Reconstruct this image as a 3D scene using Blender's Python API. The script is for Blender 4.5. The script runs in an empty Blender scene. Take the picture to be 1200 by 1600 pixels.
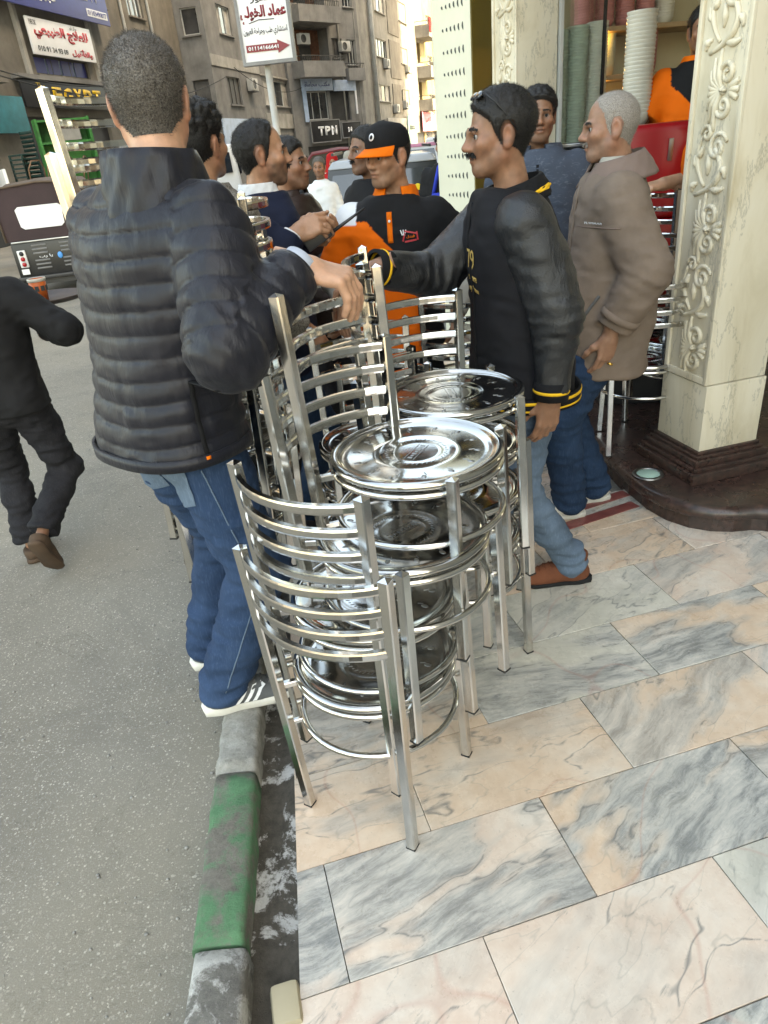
import bpy, bmesh, math, random, unicodedata
import numpy as np
from mathutils import Matrix, Vector, Euler
from mathutils.bvhtree import BVHTree
random.seed(7)
SC = bpy.context.scene
COL = SC.collection
PI = math.pi
RAD = math.radians
# ---------------------------------------------------------------- camera
cam = bpy.data.cameras.new('camera')
cam.sensor_fit = 'VERTICAL'; cam.sensor_height = 36.0; cam.lens = 24.41
cam.clip_start = 0.05; cam.clip_end = 1000
camo = bpy.data.objects.new('camera', cam); COL.objects.link(camo)
camo.matrix_world = Matrix(((.9947, .1024, 0, 0), (-.0479, .4652, -.8839, 0), (-.0905, .8793, .4676, 1.6), (0, 0, 0, 1)))
SC.camera = camo
# ---------------------------------------------------------------- light
SUN_EL, SUN_AZ = RAD(44), RAD(112)      # azimuth clockwise from +Y: the sun stands to the right, slightly behind
w = bpy.data.worlds.new('World'); SC.world = w; w.use_nodes = True
nt = w.node_tree
sky = nt.nodes.new('ShaderNodeTexSky'); sky.sky_type = 'NISHITA'; sky.sun_disc = False
sky.sun_elevation = SUN_EL; sky.sun_rotation = SUN_AZ; sky.air_density = 1.0; sky.dust_density = 3.0
nt.links.new(sky.outputs[0], nt.nodes['Background'].inputs[0])
nt.nodes['Background'].inputs[1].default_value = 0.15
sl = bpy.data.lights.new('sun', 'SUN'); sl.energy = 2.2; sl.angle = RAD(.5); sl.color = (1, .93, .82)
so = bpy.data.objects.new('sun', sl); COL.objects.link(so)
sd = Vector((math.sin(SUN_AZ) * math.cos(SUN_EL), math.cos(SUN_AZ) * math.cos(SUN_EL), math.sin(SUN_EL)))
so.rotation_euler = sd.to_track_quat('Z', 'Y').to_euler()
SC.view_settings.view_transform = 'Standard'; SC.view_settings.look = 'None'
SC.view_settings.exposure = 3.25; SC.view_settings.gamma = 1
SC.view_settings.use_white_balance = True; SC.view_settings.white_balance_temperature = 9900; SC.view_settings.white_balance_tint = 4
SC.render.engine = 'CYCLES'; SC.cycles.use_denoising = True; SC.cycles.max_bounces = 8
SC.cycles.sample_clamp_indirect = 6.0

# ---------------------------------------------------------------- helpers
def V(*a): return Vector(a)
class NT:
    """small node-graph helper"""
    def __init__(s, name):
        s.m = bpy.data.materials.new(name); s.m.use_nodes = True; s.t = s.m.node_tree
        s.b = s.t.nodes['Principled BSDF']; s._co = None
    def n(s, typ, **kw):
        x = s.t.nodes.new('ShaderNode' + typ)
        for k, v in kw.items(): setattr(x, k, v)
        return x
    def l(s, a, b): s.t.links.new(a, b)
    def co(s, kind='Object'):
        if s._co is None: s._co = s.n('TexCoord')
        return s._co.outputs[kind]
    def val(s, sock, v):
        if hasattr(v, 'is_linked'): s.l(v, sock)
        else: sock.default_value = (*v, 1) if (isinstance(v, tuple) and len(v) == 3 and sock.type == 'RGBA') else v
    def noise(s, scale, detail=4, rough=.55, vec=None, dist=0, out=0):
        x = s.n('TexNoise'); x.inputs['Scale'].default_value = scale; x.inputs['Detail'].default_value = detail
        x.inputs['Roughness'].default_value = rough; x.inputs['Distortion'].default_value = dist
        s.l(vec if vec is not None else s.co(), x.inputs['Vector']); return x.outputs[out]
    def ramp(s, fac, pts, interp='LINEAR'):
        x = s.n('ValToRGB'); s.l(fac, x.inputs[0]); e = x.color_ramp; e.interpolation = interp
        while len(e.elements) < len(pts): e.elements.new(.5)
        for el, (p, c) in zip(e.elements, pts):
            el.position = p; el.color = (*c, 1) if isinstance(c, tuple) else (c, c, c, 1)
        return x.outputs[0]
    def mix(s, fac, a, b, mode='MIX'):
        x = s.n('Mix', data_type='RGBA', blend_type=mode)
        s.val(x.inputs[0], fac); s.val(x.inputs[6], a); s.val(x.inputs[7], b); return x.outputs[2]
    def math(s, op, a, b=0.0, c=None):
        x = s.n('Math', operation=op); s.val(x.inputs[0], a); s.val(x.inputs[1], b)
        if c is not None: s.val(x.inputs[2], c)
        return x.outputs[0]
    def mapping(s, vec, scale=(1, 1, 1), rot=(0, 0, 0), loc=(0, 0, 0)):
        x = s.n('Mapping'); s.l(vec, x.inputs[0])
        s.val(x.inputs['Scale'], Vector(scale)); s.val(x.inputs['Rotation'], Euler(rot)); s.val(x.inputs['Location'], Vector(loc))
        return x.outputs[0]
    def bump(s, h, strength=.3, dist=.01):
        x = s.n('Bump'); x.inputs['Strength'].default_value = strength; x.inputs['Distance'].default_value = dist
        s.l(h, x.inputs['Height']); s.l(x.outputs[0], s.b.inputs['Normal']); return x
    def set(s, **kw):
        names = dict(col='Base Color', rough='Roughness', metal='Metallic', spec='Specular IOR Level', coat='Coat Weight', crough='Coat Roughness',
                     trans='Transmission Weight', alpha='Alpha', sss='Subsurface Weight', emis='Emission Color', estr='Emission Strength', sheen='Sheen Weight', ior='IOR')
        for k, v in kw.items(): s.val(s.b.inputs[names[k]], v)
        return s.m

M = {}
def mat(name, col, rough=.6, metal=0., var=.25, vs=3., bs=0., bstr=.2, bd=.004, **kw):
    """plain material with colour variation and fine relief"""
    g = NT(name); c2 = tuple(min(1, c * (1 - var)) for c in col); c3 = tuple(min(1, c * (1 + var * .7)) for c in col)
    n = g.noise(vs, 6, .6)
    g.set(col=g.ramp(n, [(.3, c2), (.7, c3)]), rough=rough, metal=metal, **kw)
    if bs: g.bump(g.noise(bs, 5, .6), bstr, bd)
    M[name] = g.m; return g.m

class MB:
    """collects faces; build() links them as one mesh object"""
    def __init__(s): s.v = []; s.f = []; s.sm = []
    def add(s, vs, fs, smooth=False):
        b = len(s.v); s.v += [tuple(v) for v in vs]; s.f += [tuple(i + b for i in f) for f in fs]; s.sm += [smooth] * len(fs); return s
    def box(s, c, size, R=None, taper=1.0):
        hx, hy, hz = size[0] / 2, size[1] / 2, size[2] / 2; vs = []
        for z in (-1, 1):
            t = taper if z > 0 else 1
            for x, y in ((-1, -1), (1, -1), (1, 1), (-1, 1)):
                p = V(x * hx * t, y * hy * t, z * hz)
                if R is not None: p = R @ p
                vs.append(p + V(*c))
        return s.add(vs, [(3, 2, 1, 0), (4, 5, 6, 7), (0, 1, 5, 4), (1, 2, 6, 5), (2, 3, 7, 6), (3, 0, 4, 7)])
    def bar(s, a, b, w, d=None, up=(0, 0, 1), cham=.12):
        """rectangular bar with chamfered edges from a to b"""
        a = V(*a); b = V(*b); d = d or w; t = (b - a).normalized(); u = V(*up)
        x = t.cross(u)
        if x.length < 1e-4: x = t.cross(V(0, 1, 0))
        x.normalize(); y = x.cross(t); k = cham * min(w, d); vs = []
        prof = [(-w/2+k, -d/2), (w/2-k, -d/2), (w/2, -d/2+k), (w/2, d/2-k), (w/2-k, d/2), (-w/2+k, d/2), (-w/2, d/2-k), (-w/2, -d/2+k)]
        for p in (a, b): vs += [p + x * q[0] + y * q[1] for q in prof]
        return s.add(vs, [(i, (i+1) % 8, 8+(i+1) % 8, 8+i) for i in range(8)] + [tuple(range(7, -1, -1)), tuple(range(8, 16))])
    def sweep(s, pts, prof, closed=False, up=(0, 0, 1), smooth=True, scale=None, caps=True):
        """profile (list of x,y) swept along pts; x = sideways, y = up"""
        pts = [V(*p) for p in pts]; n = len(pts); m = len(prof); vs = []
        for i, p in enumerate(pts):
            if closed: t = pts[(i+1) % n] - pts[i-1]
            else: t = pts[min(i+1, n-1)] - pts[max(i-1, 0)]
            t.normalize(); u = V(*up); x = t.cross(u)
            if x.length < 1e-4: x = t.cross(V(0, 1, .01))
            x.normalize(); y = x.cross(t); k = scale[i] if scale else 1
            vs += [p + x * (q[0] * k) + y * (q[1] * k) for q in prof]
        fs = []
        for i in range(n if closed else n - 1):
            j = (i+1) % n
            fs += [(i*m+a, i*m+(a+1) % m, j*m+(a+1) % m, j*m+a) for a in range(m)]
        s.add(vs, fs, smooth)
        if not closed and caps:
            b = len(s.v) - len(vs); s.f += [tuple(b+i for i in range(m-1, -1, -1)), tuple(b+(n-1)*m+i for i in range(m))]; s.sm += [False, False]
        return s
    def tube(s, pts, r, n=8, closed=False, up=(0, 0, 1), scale=None, caps=True):
        return s.sweep(pts, [(math.cos(2*PI*i/n)*r, math.sin(2*PI*i/n)*r) for i in range(n)], closed, up, True, scale, caps)
    def lathe(s, prof, n=32, c=(0, 0, 0), R=None, smooth=True, caps=False):
        """prof: list of (radius, z)"""
        vs = []; m = len(prof)
        for i in range(n):
            a = 2*PI*i/n
            for r, z in prof:
                p = V(r*math.cos(a), r*math.sin(a), z)
                if R is not None: p = R @ p
                vs.append(p + V(*c))
        fs = [(i*m+k, ((i+1) % n)*m+k, ((i+1) % n)*m+k+1, i*m+k+1) for i in range(n) for k in range(m-1)]
        if caps: fs += [tuple(i*m for i in range(n-1, -1, -1)), tuple(i*m+m-1 for i in range(n))]
        return s.add(vs, fs, smooth)
    def prism(s, poly, z0, z1, R=None, c=(0, 0, 0)):
        n = len(poly); vs = []
        for z in (z0, z1):
            for x, y in poly:
                p = V(x, y, z)
                if R is not None: p = R @ p
                vs.append(p + V(*c))
        return s.add(vs, [tuple(range(n-1, -1, -1)), tuple(range(n, 2*n))] + [(i, (i+1) % n, n+(i+1) % n, n+i) for i in range(n)])
    def ball(s, c, r, n=10, m=7, R=None):
        r = r if isinstance(r, (tuple, list)) else (r, r, r); vs = []; fs = []
        for j in range(m+1):
            t = PI*j/m
            for i in range(n):
                a = 2*PI*i/n; p = V(r[0]*math.sin(t)*math.cos(a), r[1]*math.sin(t)*math.sin(a), r[2]*math.cos(t))
                if R is not None: p = R @ p
                vs.append(p + V(*c))
        for j in range(m):
            for i in range(n): fs.append((j*n+i, (j+1)*n+i, (j+1)*n+(i+1) % n, j*n+(i+1) % n))
        return s.add(vs, fs, True)
    def mesh(s, name, m=None, bev=0, seg=2, recalc=True):
        me = bpy.data.meshes.new(name); me.from_pydata(s.v, [], s.f)
        me.polygons.foreach_set('use_smooth', s.sm)
        bm = bmesh.new(); bm.from_mesh(me)
        if recalc: bmesh.ops.recalc_face_normals(bm, faces=bm.faces)
        if bev:
            es = [e for e in bm.edges if len(e.link_faces) == 2 and e.calc_face_angle(0) > .5]
            bmesh.ops.bevel(bm, geom=es, offset=bev, segments=seg, affect='EDGES', profile=.6, clamp_overlap=True)
            for f in bm.faces: f.smooth = True
        bm.to_mesh(me); bm.free()
        if bev:
            try: me.set_sharp_from_angle(angle=RAD(40))
            except Exception: pass
        if m is not None: me.materials.append(M[m] if isinstance(m, str) else m)
        return me
    def build(s, name, m=None, parent=None, loc=None, **kw):
        return link(name, s.mesh(name, m, **kw), parent, loc)
def link(name, me, parent=None, loc=None, rot=None):
    o = bpy.data.objects.new(name, me); COL.objects.link(o)
    if parent is not None: o.parent = parent
    if loc is not None: o.location = loc
    if rot is not None: o.rotation_euler = rot
    return o
def tag(o, label, cat, group=None):
    o['label'] = label; o['category'] = cat
    if group: o['group'] = group
    return o
def thing(name, label, cat, loc=(0, 0, 0), rz=0., group=None):
    o = bpy.data.objects.new(name, None); COL.objects.link(o); o.empty_display_size = .1
    o.location = loc; o.rotation_euler = (0, 0, rz)
    return tag(o, label, cat, group)
def struct(o): o['kind'] = 'structure'; return o
def box(name, m, parent, c, size, R=None, bev=0): return MB().box(c, size, R).build(name, m, parent, bev=bev)
def Rz(a): return Matrix.Rotation(a, 3, 'Z')
def Rx(a): return Matrix.Rotation(a, 3, 'X')
def Ry(a): return Matrix.Rotation(a, 3, 'Y')

# ---- writing: letters are meshes; Arabic is shaped with presentation forms
_AF = {}
for _cp in range(0xFE80, 0xFEFD):
    _d = unicodedata.decomposition(chr(_cp)).split()
    if len(_d) >= 2: _AF.setdefault(''.join(chr(int(x, 16)) for x in _d[1:]), {})[_d[0]] = chr(_cp)
def arabic(s):
    toks = []; i = 0; res = []
    while i < len(s):
        if s[i] == 'ل' and i+1 < len(s) and s[i+1] in 'اأإآ': toks.append(s[i:i+2]); i += 2
        else: toks.append(s[i]); i += 1
    for k, t in enumerate(toks):
        f = _AF.get(t)
        if not f: res.append(t); continue
        prev = k > 0 and '<initial>' in _AF.get(toks[k-1], {})
        nxt = k+1 < len(toks) and '<final>' in _AF.get(toks[k+1], {}) and '<initial>' in f
        res.append(f.get('<medial>' if prev and nxt else '<initial>' if nxt else '<final>' if prev else '<isolated>') or list(f.values())[0])
    return ''.join(reversed(res))
def text_mesh(body, width, height, m, bold=0., thick=.002, shear=0., res=2):
    """letters fitted into width x height, centred, in the XZ plane facing -Y"""
    cu = bpy.data.curves.new('letters', 'FONT'); cu.body = body; cu.offset = bold; cu.resolution_u = res; cu.shear = shear
    o = bpy.data.objects.new('letters', cu); COL.objects.link(o)
    dg = bpy.context.evaluated_depsgraph_get(); dg.update()
    me = bpy.data.meshes.new_from_object(o.evaluated_get(dg)); bpy.data.objects.remove(o)
    bm = bmesh.new(); bm.from_mesh(me)
    xs = [v.co.x for v in bm.verts]; ys = [v.co.y for v in bm.verts]
    x0, x1, y0, y1 = min(xs), max(xs), min(ys), max(ys)
    seen = set(); k = 0
    for v in list(bm.verts):
        if v in seen: continue
        st = [v]; seen.add(v); k += 1
        while st:
            q = st.pop(); q.tag = True; q.co.z = thick * (.55 + .45 * ((k % 5) / 5))
            for e in q.link_edges:
                r = e.other_vert(q)
                if r not in seen: seen.add(r); st.append(r)
    ex = bmesh.ops.extrude_face_region(bm, geom=list(bm.faces))
    for g in ex['geom']:
        if isinstance(g, bmesh.types.BMVert): g.co.z = -thick * .2
    for v in bm.verts:
        x = ((v.co.x - x0) / max(1e-6, x1-x0) - .5) * width; z = ((v.co.y - y0) / max(1e-6, y1-y0) - .5) * height
        v.co = V(x, -v.co.z, z)
    bmesh.ops.recalc_face_normals(bm, faces=bm.faces)
    bm.to_mesh(me); bm.free()
    me.materials.clear(); me.materials.append(M[m])
    return me
def letters(body, width, height, m, parent, loc, **kw):
    n = len(body)
    for i, ch in enumerate(body): text('letter', ch, width/n*.86, height, m, parent, (loc[0] + width*((i + .5)/n - .5), loc[1], loc[2]), **kw)
def text(name, body, width, height, m, parent, loc, rot=None, **kw):
    return link(name, text_mesh(body, width, height, m, **kw), parent, loc, rot)
# ---------------------------------------------------------------- materials
def mats():
    for n, c, r, kw in [
        ('dark_metal', (.03, .03, .032), .45, {}), ('black_paint', (.012, .012, .013), .35, {}), ('black_rubber', (.02, .02, .02), .8, {}),
        ('white_paint', (.75, .75, .74), .4, dict(var=.08)), ('sign_white', (.72, .72, .73), .45, dict(var=.06)), ('sign_red', (.45, .02, .03), .45, dict(var=.1)), ('sign_maroon', (.22, .015, .025), .45, dict(var=.1)),
        ('sign_blue', (.03, .04, .22), .45, dict(var=.15)), ('sign_black', (.012, .012, .014), .5, {}), ('sign_yellow', (.65, .4, .02), .5, dict(var=.3, vs=6)), ('sign_grey', (.2, .2, .2), .5, {}),
        ('pale_blue_board', (.35, .45, .6), .5, dict(var=.2)), ('teal_paint', (.01, .16, .19), .6, {}), ('pink_paint', (.55, .2, .28), .6, {}), ('mint_paint', (.3, .45, .38), .6, {}),
        ('green_paint', (.02, .16, .03), .6, dict(var=.5, vs=5)), ('silver_paint', (.3, .32, .34), .25, dict(var=.05)), ('car_black', (.015, .017, .018), .2, dict(var=.1)),
        ('red_plastic', (.33, .008, .012), .3, dict(var=.2, vs=2)), ('orange_plate', (.75, .25, .01), .5, {}), ('tail_red', (.35, .01, .015), .2, {}), ('lamp_white', (.6, .6, .6), .2, {}),
        ('brown_canvas', (.035, .018, .02), .75, dict(bs=40, bstr=.2)), ('tan_canvas', (.1, .07, .05), .75, {}), ('red_canvas', (.13, .008, .015), .7, {}), ('dark_green_plastic', (.012, .045, .04), .4, {}),
        ('wood', (.16, .09, .05), .6, dict(vs=8, var=.4)), ('shelf_wood', (.3, .2, .11), .55, dict(vs=8)), ('ceramic', (.5, .47, .40), .3, dict(var=.12)), ('pink_ceramic', (.4, .16, .15), .35, dict(var=.15)),
        ('green_ceramic', (.36, .40, .33), .35, dict(var=.15)), ('gold', (.7, .42, .1), .25, dict(metal=1.)), ('olive_panel', (.12, .085, .012), .5, dict(var=.1)), ('cream_panel', (.62, .6, .48), .5, dict(var=.06)),
        ('dark_print', (.06, .07, .07), .6, {}), ('cup_orange', (.6, .12, .02), .5, {}), ('tray_brown', (.06, .045, .04), .55, {}), ('shop_wall', (.42, .36, .24), .6, dict(var=.15, vs=2)),
        ('plate_steel', (.4, .4, .4), .3, dict(metal=1.)), ('ac_white', (.4, .39, .36), .6, dict(var=.2)), ('shutter', (.09, .085, .08), .7, dict(var=.35, vs=2)), ('curtain', (.35, .33, .3), .8, dict(var=.4, vs=2)),
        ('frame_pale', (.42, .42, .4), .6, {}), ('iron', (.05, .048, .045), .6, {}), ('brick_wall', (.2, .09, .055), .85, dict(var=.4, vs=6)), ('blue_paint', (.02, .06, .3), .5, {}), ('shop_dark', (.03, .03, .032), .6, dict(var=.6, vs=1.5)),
        ('leaf_yellow', (.7, .5, .02), .5, {}), ('green_sign', (.03, .25, .04), .5, {}), ('thread_gold', (.6, .4, .12), .5, dict(var=.1)), ('lace', (.1, .1, .1), .8, {}), ('radio_black', (.015, .015, .016), .4, {}), ('cyan_mark', (.05, .3, .7), .5, {}),
        ('eye_white', (.30, .27, .25), .3, dict(var=.1)), ('pebble', (.25, .24, .22), .8, dict(var=.5, vs=20)), ('litter', (.6, .6, .58), .7, {})]:
        mat(n, c, r, **kw)
    # chrome: bright tube with fine scratches and smears
    for nm, base, r0, r1 in (('chrome', .72, .07, .26), ('seat_steel', .55, .06, .2)):
        g = NT(nm); a = g.noise(14, 6, .65); b = g.noise(5, 3, .5)
        g.set(col=g.ramp(b, [(.3, (base * .78, base * .76, base * .72)), (.7, (base, base * .985, base * .95))]), metal=1.0, rough=g.ramp(a, [(.3, r0), (.75, r1)]))
        sc = g.noise(1.0, 3, .6, g.mapping(g.co(), (160, 160, 12)))
        g.bump(sc, .05, .002); M[nm] = g.m
    # asphalt
    g = NT('asphalt'); P = g.co(); wob = g.mapping(P, (1, 1, 1))
    def chips(scale, lo, hi, rr):
        vo = g.n('TexVoronoi', feature='F1'); vo.inputs['Scale'].default_value = scale; vo.inputs['Randomness'].default_value = 1.
        d = g.n('VectorMath', operation='MULTIPLY_ADD'); g.l(g.noise(scale*1.6, 3, .6, out=1), d.inputs[0]); d.inputs[1].default_value = (1.3/scale,)*3; g.l(P, d.inputs[2]); g.l(d.outputs[0], vo.inputs['Vector'])
        sc = g.n('SeparateColor'); g.l(vo.outputs['Color'], sc.inputs[0]); on_ = g.ramp(sc.outputs[0], [(lo, 0.), (hi, 1.)])
        size = g.math('MULTIPLY_ADD', sc.outputs[1], rr, rr*.35); return g.math('MULTIPLY', on_, g.math('LESS_THAN', vo.outputs['Distance'], size)), sc.outputs[2]
    c1, t1 = chips(120, .42, .48, .34); c2, t2 = chips(62, .88, .9, .26); c3, t3 = chips(210, .4, .45, .42)
    grain = g.noise(260, 4, .75); big = g.noise(.8, 6, .6)
    base = g.ramp(big, [(.3, (.165, .150, .122)), (.7, (.265, .243, .20))])
    base = g.mix(g.math('MULTIPLY', g.ramp(grain, [(.38, 0.), (.72, 1.)]), .5), base, (.11, .102, .09))
    base = g.mix(g.math('MULTIPLY', c3, .5), base, g.ramp(t3, [(.2, (.12, .11, .1)), (.8, (.36, .34, .3))]))
    base = g.mix(g.math('MULTIPLY', c1, .62), base, g.ramp(t1, [(.1, (.15, .137, .115)), (.6, (.36, .33, .28)), (.95, (.68, .64, .55))]))
    base = g.mix(g.math('MULTIPLY', c2, .65), base, g.ramp(t2, [(.1, (.16, .15, .13)), (.8, (.38, .36, .31)), (1., (.6, .57, .5))]))
    stain = g.ramp(g.noise(1.5, 6, .68, dist=.6), [(.52, 0.), (.68, 1.)])
    base = g.mix(g.math('MULTIPLY', stain, .4), base, (.12, .11, .097))
    crack = g.ramp(g.math('ABSOLUTE', g.math('SUBTRACT', g.noise(1.1, 7, .7, dist=.8), .5)), [(0., 1.), (.006, 0.)]); base = g.mix(g.math('MULTIPLY', crack, .35), base, (.06, .056, .05))
    dust = g.ramp(g.noise(.55, 4, .6, g.mapping(P, (1, 1, 1), loc=(5, 2, 0))), [(.5, 0.), (.72, 1.)]); base = g.mix(g.math('MULTIPLY', dust, .4), base, (.30, .26, .19))
    g.set(col=base, rough=.85, spec=.3); g.bump(g.math('ADD', g.math('MULTIPLY', grain, .7), g.math('MULTIPLY', c1, .4)), .6, .006); M['asphalt'] = g.m
    # veined marble, one look per slab through the object's random number
    def marble(name, warm, offs):
        g = NT(name); oi = g.n('ObjectInfo'); sep = g.n('SeparateColor'); g.l(oi.outputs['Color'], sep.inputs[0]); rnd = sep.outputs[2]
        wn = g.n('TexWhiteNoise', noise_dimensions='1D'); g.l(rnd, wn.inputs['W'])
        mp = g.n('Mapping'); g.l(g.co(), mp.inputs[0]); g.l(g.mix(1., wn.outputs['Color'], (30., 30., 30.), 'MULTIPLY'), mp.inputs['Location'])
        rot = g.n('CombineXYZ'); g.l(g.math('MULTIPLY_ADD', rnd, .9, -.75), rot.inputs[2]); g.l(rot.outputs[0], mp.inputs['Rotation'])
        q = mp.outputs[0]
        wv = g.noise(3.0, 3, .5, q, out=1)
        qd = g.n('VectorMath', operation='MULTIPLY_ADD'); g.l(wv, qd.inputs[0]); qd.inputs[1].default_value = (.13, .13, .13); g.l(q, qd.inputs[2]); qd = qd.outputs[0]
        band = g.ramp(g.noise(3.1, 3, .55, g.mapping(qd, (.7, 1.9, 1))), [(.47, 0.), (.60, 1.)])
        streak = g.noise(3.8, 11, .76, g.mapping(qd, (1.2, 6., 1)))
        grey = g.ramp(streak, [(.30, (.115, .12, .116)), (.42, (.25, .25, .235)), (.52, (.42, .405, .365)), (.66, (.60, .55, .48))])
        cloud = g.noise(4.0, 6, .6, qd); mott = g.noise(26, 6, .7, qd)
        peach = g.ramp(cloud, [(.3, (.575, .39, .265)), (.5, (.655, .485, .35)), (.72, (.68, .58, .475))])
        green = g.ramp(cloud, [(.3, (.46, .445, .37)), (.55, (.58, .55, .47)), (.75, (.67, .63, .55))])
        pink = g.ramp(cloud, [(.3, (.60, .43, .33)), (.55, (.66, .54, .44)), (.8, (.67, .63, .56))])
        pick = g.math('GREATER_THAN', sep.outputs[0], .25); pick2 = g.math('GREATER_THAN', sep.outputs[0], .75)
        base = g.mix(pick2, g.mix(pick, peach, green), pink)
        base = g.mix(.12, base, g.ramp(mott, [(.35, (.3, .2, .13)), (.6, (.8, .72, .6))]))
        amt = sep.outputs[1]
        band = g.ramp(g.math('MULTIPLY_ADD', amt, .16, g.noise(3.1, 3, .55, g.mapping(qd, (.7, 1.9, 1)))), [(.53, 0.), (.64, 1.)]); amt = g.math('MINIMUM', g.math('MULTIPLY_ADD', amt, 1.2, .15), 1.)
        base = g.mix(g.math('MULTIPLY', band, amt), base, grey)
        edge = g.ramp(g.math('ABSOLUTE', g.math('SUBTRACT', g.noise(3.1, 3, .55, g.mapping(qd, (.7, 1.9, 1))), .49)), [(0., 1.), (.012, 0.)])
        base = g.mix(g.math('MULTIPLY', edge, g.math('MULTIPLY', g.ramp(streak, [(.45, 1.), (.55, 0.)]), .75)), base, (.12, .13, .13))
        line = g.ramp(g.math('ABSOLUTE', g.math('SUBTRACT', g.noise(2.0, 4, .5, g.mapping(qd, (1, 3.0, 1), loc=(4, 2, 0))), .5)), [(0., 1.), (.007, 0.)])
        base = g.mix(g.math('MULTIPLY', line, .3), base, (.22, .21, .18))
        rl = g.ramp(g.math('ABSOLUTE', g.math('SUBTRACT', g.noise(1.2, 2, .5, g.mapping(q, (1, 1, 1), loc=(9, 3, 1))), .5)), [(0., 1.), (.004, 0.)])
        base = g.mix(g.math('MULTIPLY', rl, .25), base, (.42, .14, .09))
        spk = g.ramp(g.noise(75, 3, .6), [(.66, 0.), (.72, 1.)]); base = g.mix(g.math('MULTIPLY', spk, .3), base, (.2, .16, .12))
        sc2 = g.ramp(g.noise(14, 8, .75, g.mapping(g.co(), (1, .25, 1), rot=(0, 0, .6))), [(.6, 0.), (.75, 1.)]); base = g.mix(g.math('MULTIPLY', sc2, .14), base, (.33, .29, .24))
        dirt = g.ramp(g.noise(.8, 6, .7, g.co('Generated')), [(.45, 0.), (.8, 1.)])
        base = g.mix(g.math('MULTIPLY', dirt, .25), base, (.3, .27, .23))
        g.set(col=g.mix(1., base, offs, 'MULTIPLY'), rough=g.ramp(g.noise(9, 6, .7), [(.3, .16), (.7, .42)]), spec=.5)
        g.bump(g.noise(60, 4, .6), .04, .002); M[name] = g.m
    marble('marble', .5, (1, 1, 1))
    # carved cream marble of the columns
    g = NT('cream_marble'); q = g.mapping(g.co(), (1, 1, .35)); n = g.noise(3.5, 7, .62, q, .8)
    base = g.ramp(n, [(.28, (.46, .385, .26)), (.5, (.62, .555, .43)), (.75, (.66, .61, .51))])
    vein = g.ramp(g.math('ABSOLUTE', g.math('SUBTRACT', g.noise(2.2, 7, .68, g.mapping(g.co(), (1.6, 1.6, .5), loc=(3, 1, 2))), .5)), [(0., 1.), (.012, 0.)])
    base = g.mix(g.math('MULTIPLY', vein, .5), base, (.2, .19, .16))
    st = g.ramp(g.noise(5, 6, .7, g.mapping(g.co(), (1, 1, .2), loc=(7, 0, 0))), [(.58, 0.), (.75, 1.)])
    base = g.mix(g.math('MULTIPLY', st, .35), base, (.36, .27, .15))
    g.set(col=base, rough=.38, spec=.45); g.bump(g.noise(45, 4, .6), .05, .002); M['cream_marble'] = g.m
    # dark red-brown granite
    g = NT('granite'); n = g.noise(38, 6, .7); b = g.noise(5, 4, .6)
    base = g.ramp(n, [(.35, (.016, .011, .01)), (.55, (.055, .028, .022)), (.7, (.11, .055, .042))])
    base = g.mix(g.math('MULTIPLY', g.ramp(b, [(.4, 0.), (.7, 1.)]), .5), base, (.045, .035, .03))
    g.set(col=base, rough=g.ramp(g.noise(7, 5, .6), [(.3, .18), (.7, .42)]), spec=.5); M['granite'] = g.m
    g = NT('red_marble'); n = g.noise(16, 7, .7); g.set(col=g.ramp(n, [(.3, (.13, .03, .028)), (.6, (.24, .07, .06)), (.75, (.36, .2, .17))]), rough=.35); M['red_marble'] = g.m
    # worn concrete and painted kerb
    def worn(name, base, paint, lo, hi, sc=9.):
        g = NT(name); n = g.noise(30, 8, .75); b = g.noise(3, 5, .6)
        c = g.ramp(n, [(.3, tuple(x * .55 for x in base)), (.7, tuple(min(1, x * 1.35) for x in base))])
        c = g.mix(g.math('MULTIPLY', g.ramp(b, [(.4, 0.), (.7, 1.)]), .5), c, tuple(x * .5 for x in base))
        if paint:
            k = g.ramp(g.noise(sc, 10, .72, dist=.4), [(lo, 0.), (hi, 1.)])
            pc = g.ramp(g.noise(12, 6, .7), [(.3, tuple(x * .6 for x in paint)), (.65, paint)])
            c = g.mix(k, c, pc)
        g.set(col=c, rough=.9, spec=.25); g.bump(g.math('ADD', g.noise(55, 8, .8), g.math('MULTIPLY', g.noise(9, 4, .6), 1.5)), .8, .008); M[name] = g.m
    worn('concrete', (.2, .19, .165), None, 0, 0)
    worn('kerb_green', (.19, .175, .15), (.10, .235, .125), .42, .56, 9.)
    worn('kerb_white', (.19, .18, .16), (.6, .59, .55), .47, .56, 9.)
    worn('kerb_grey', (.24, .23, .2), (.42, .41, .37), .40, .60, 14.)
    worn('gutter', (.085, .076, .062), (.52, .51, .48), .53, .575, 6.)
    # rendered facades: dusty cement with streaks
    def facade(name, base):
        g = NT(name); n = g.noise(.9, 8, .65); s = g.noise(1.0, 6, .65, g.mapping(g.co(), (2.2, 2.2, .22)))
        c = g.ramp(n, [(.3, tuple(x * .62 for x in base)), (.7, tuple(x * 1.2 for x in base))])
        c = g.mix(g.math('MULTIPLY', g.ramp(s, [(.5, 0.), (.75, 1.)]), .5), c, tuple(x * .45 for x in base))
        g.set(col=c, rough=.92, spec=.2); g.bump(g.noise(25, 6, .7), .35, .02); M[name] = g.m
    facade('cement_brown', (.175, .16, .138)); facade('cement_grey', (.21, .203, .192)); facade('cement_tan', (.235, .222, .198)); facade('cement_light', (.33, .315, .285)); facade('plaster_yellow', (.30, .25, .14))
    # glass
    g = NT('window_glass'); g.set(col=g.ramp(g.noise(.8, 3), [(.35, (.01, .012, .014)), (.7, (.06, .062, .065))]), rough=.08, spec=.8); M['window_glass'] = g.m
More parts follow.
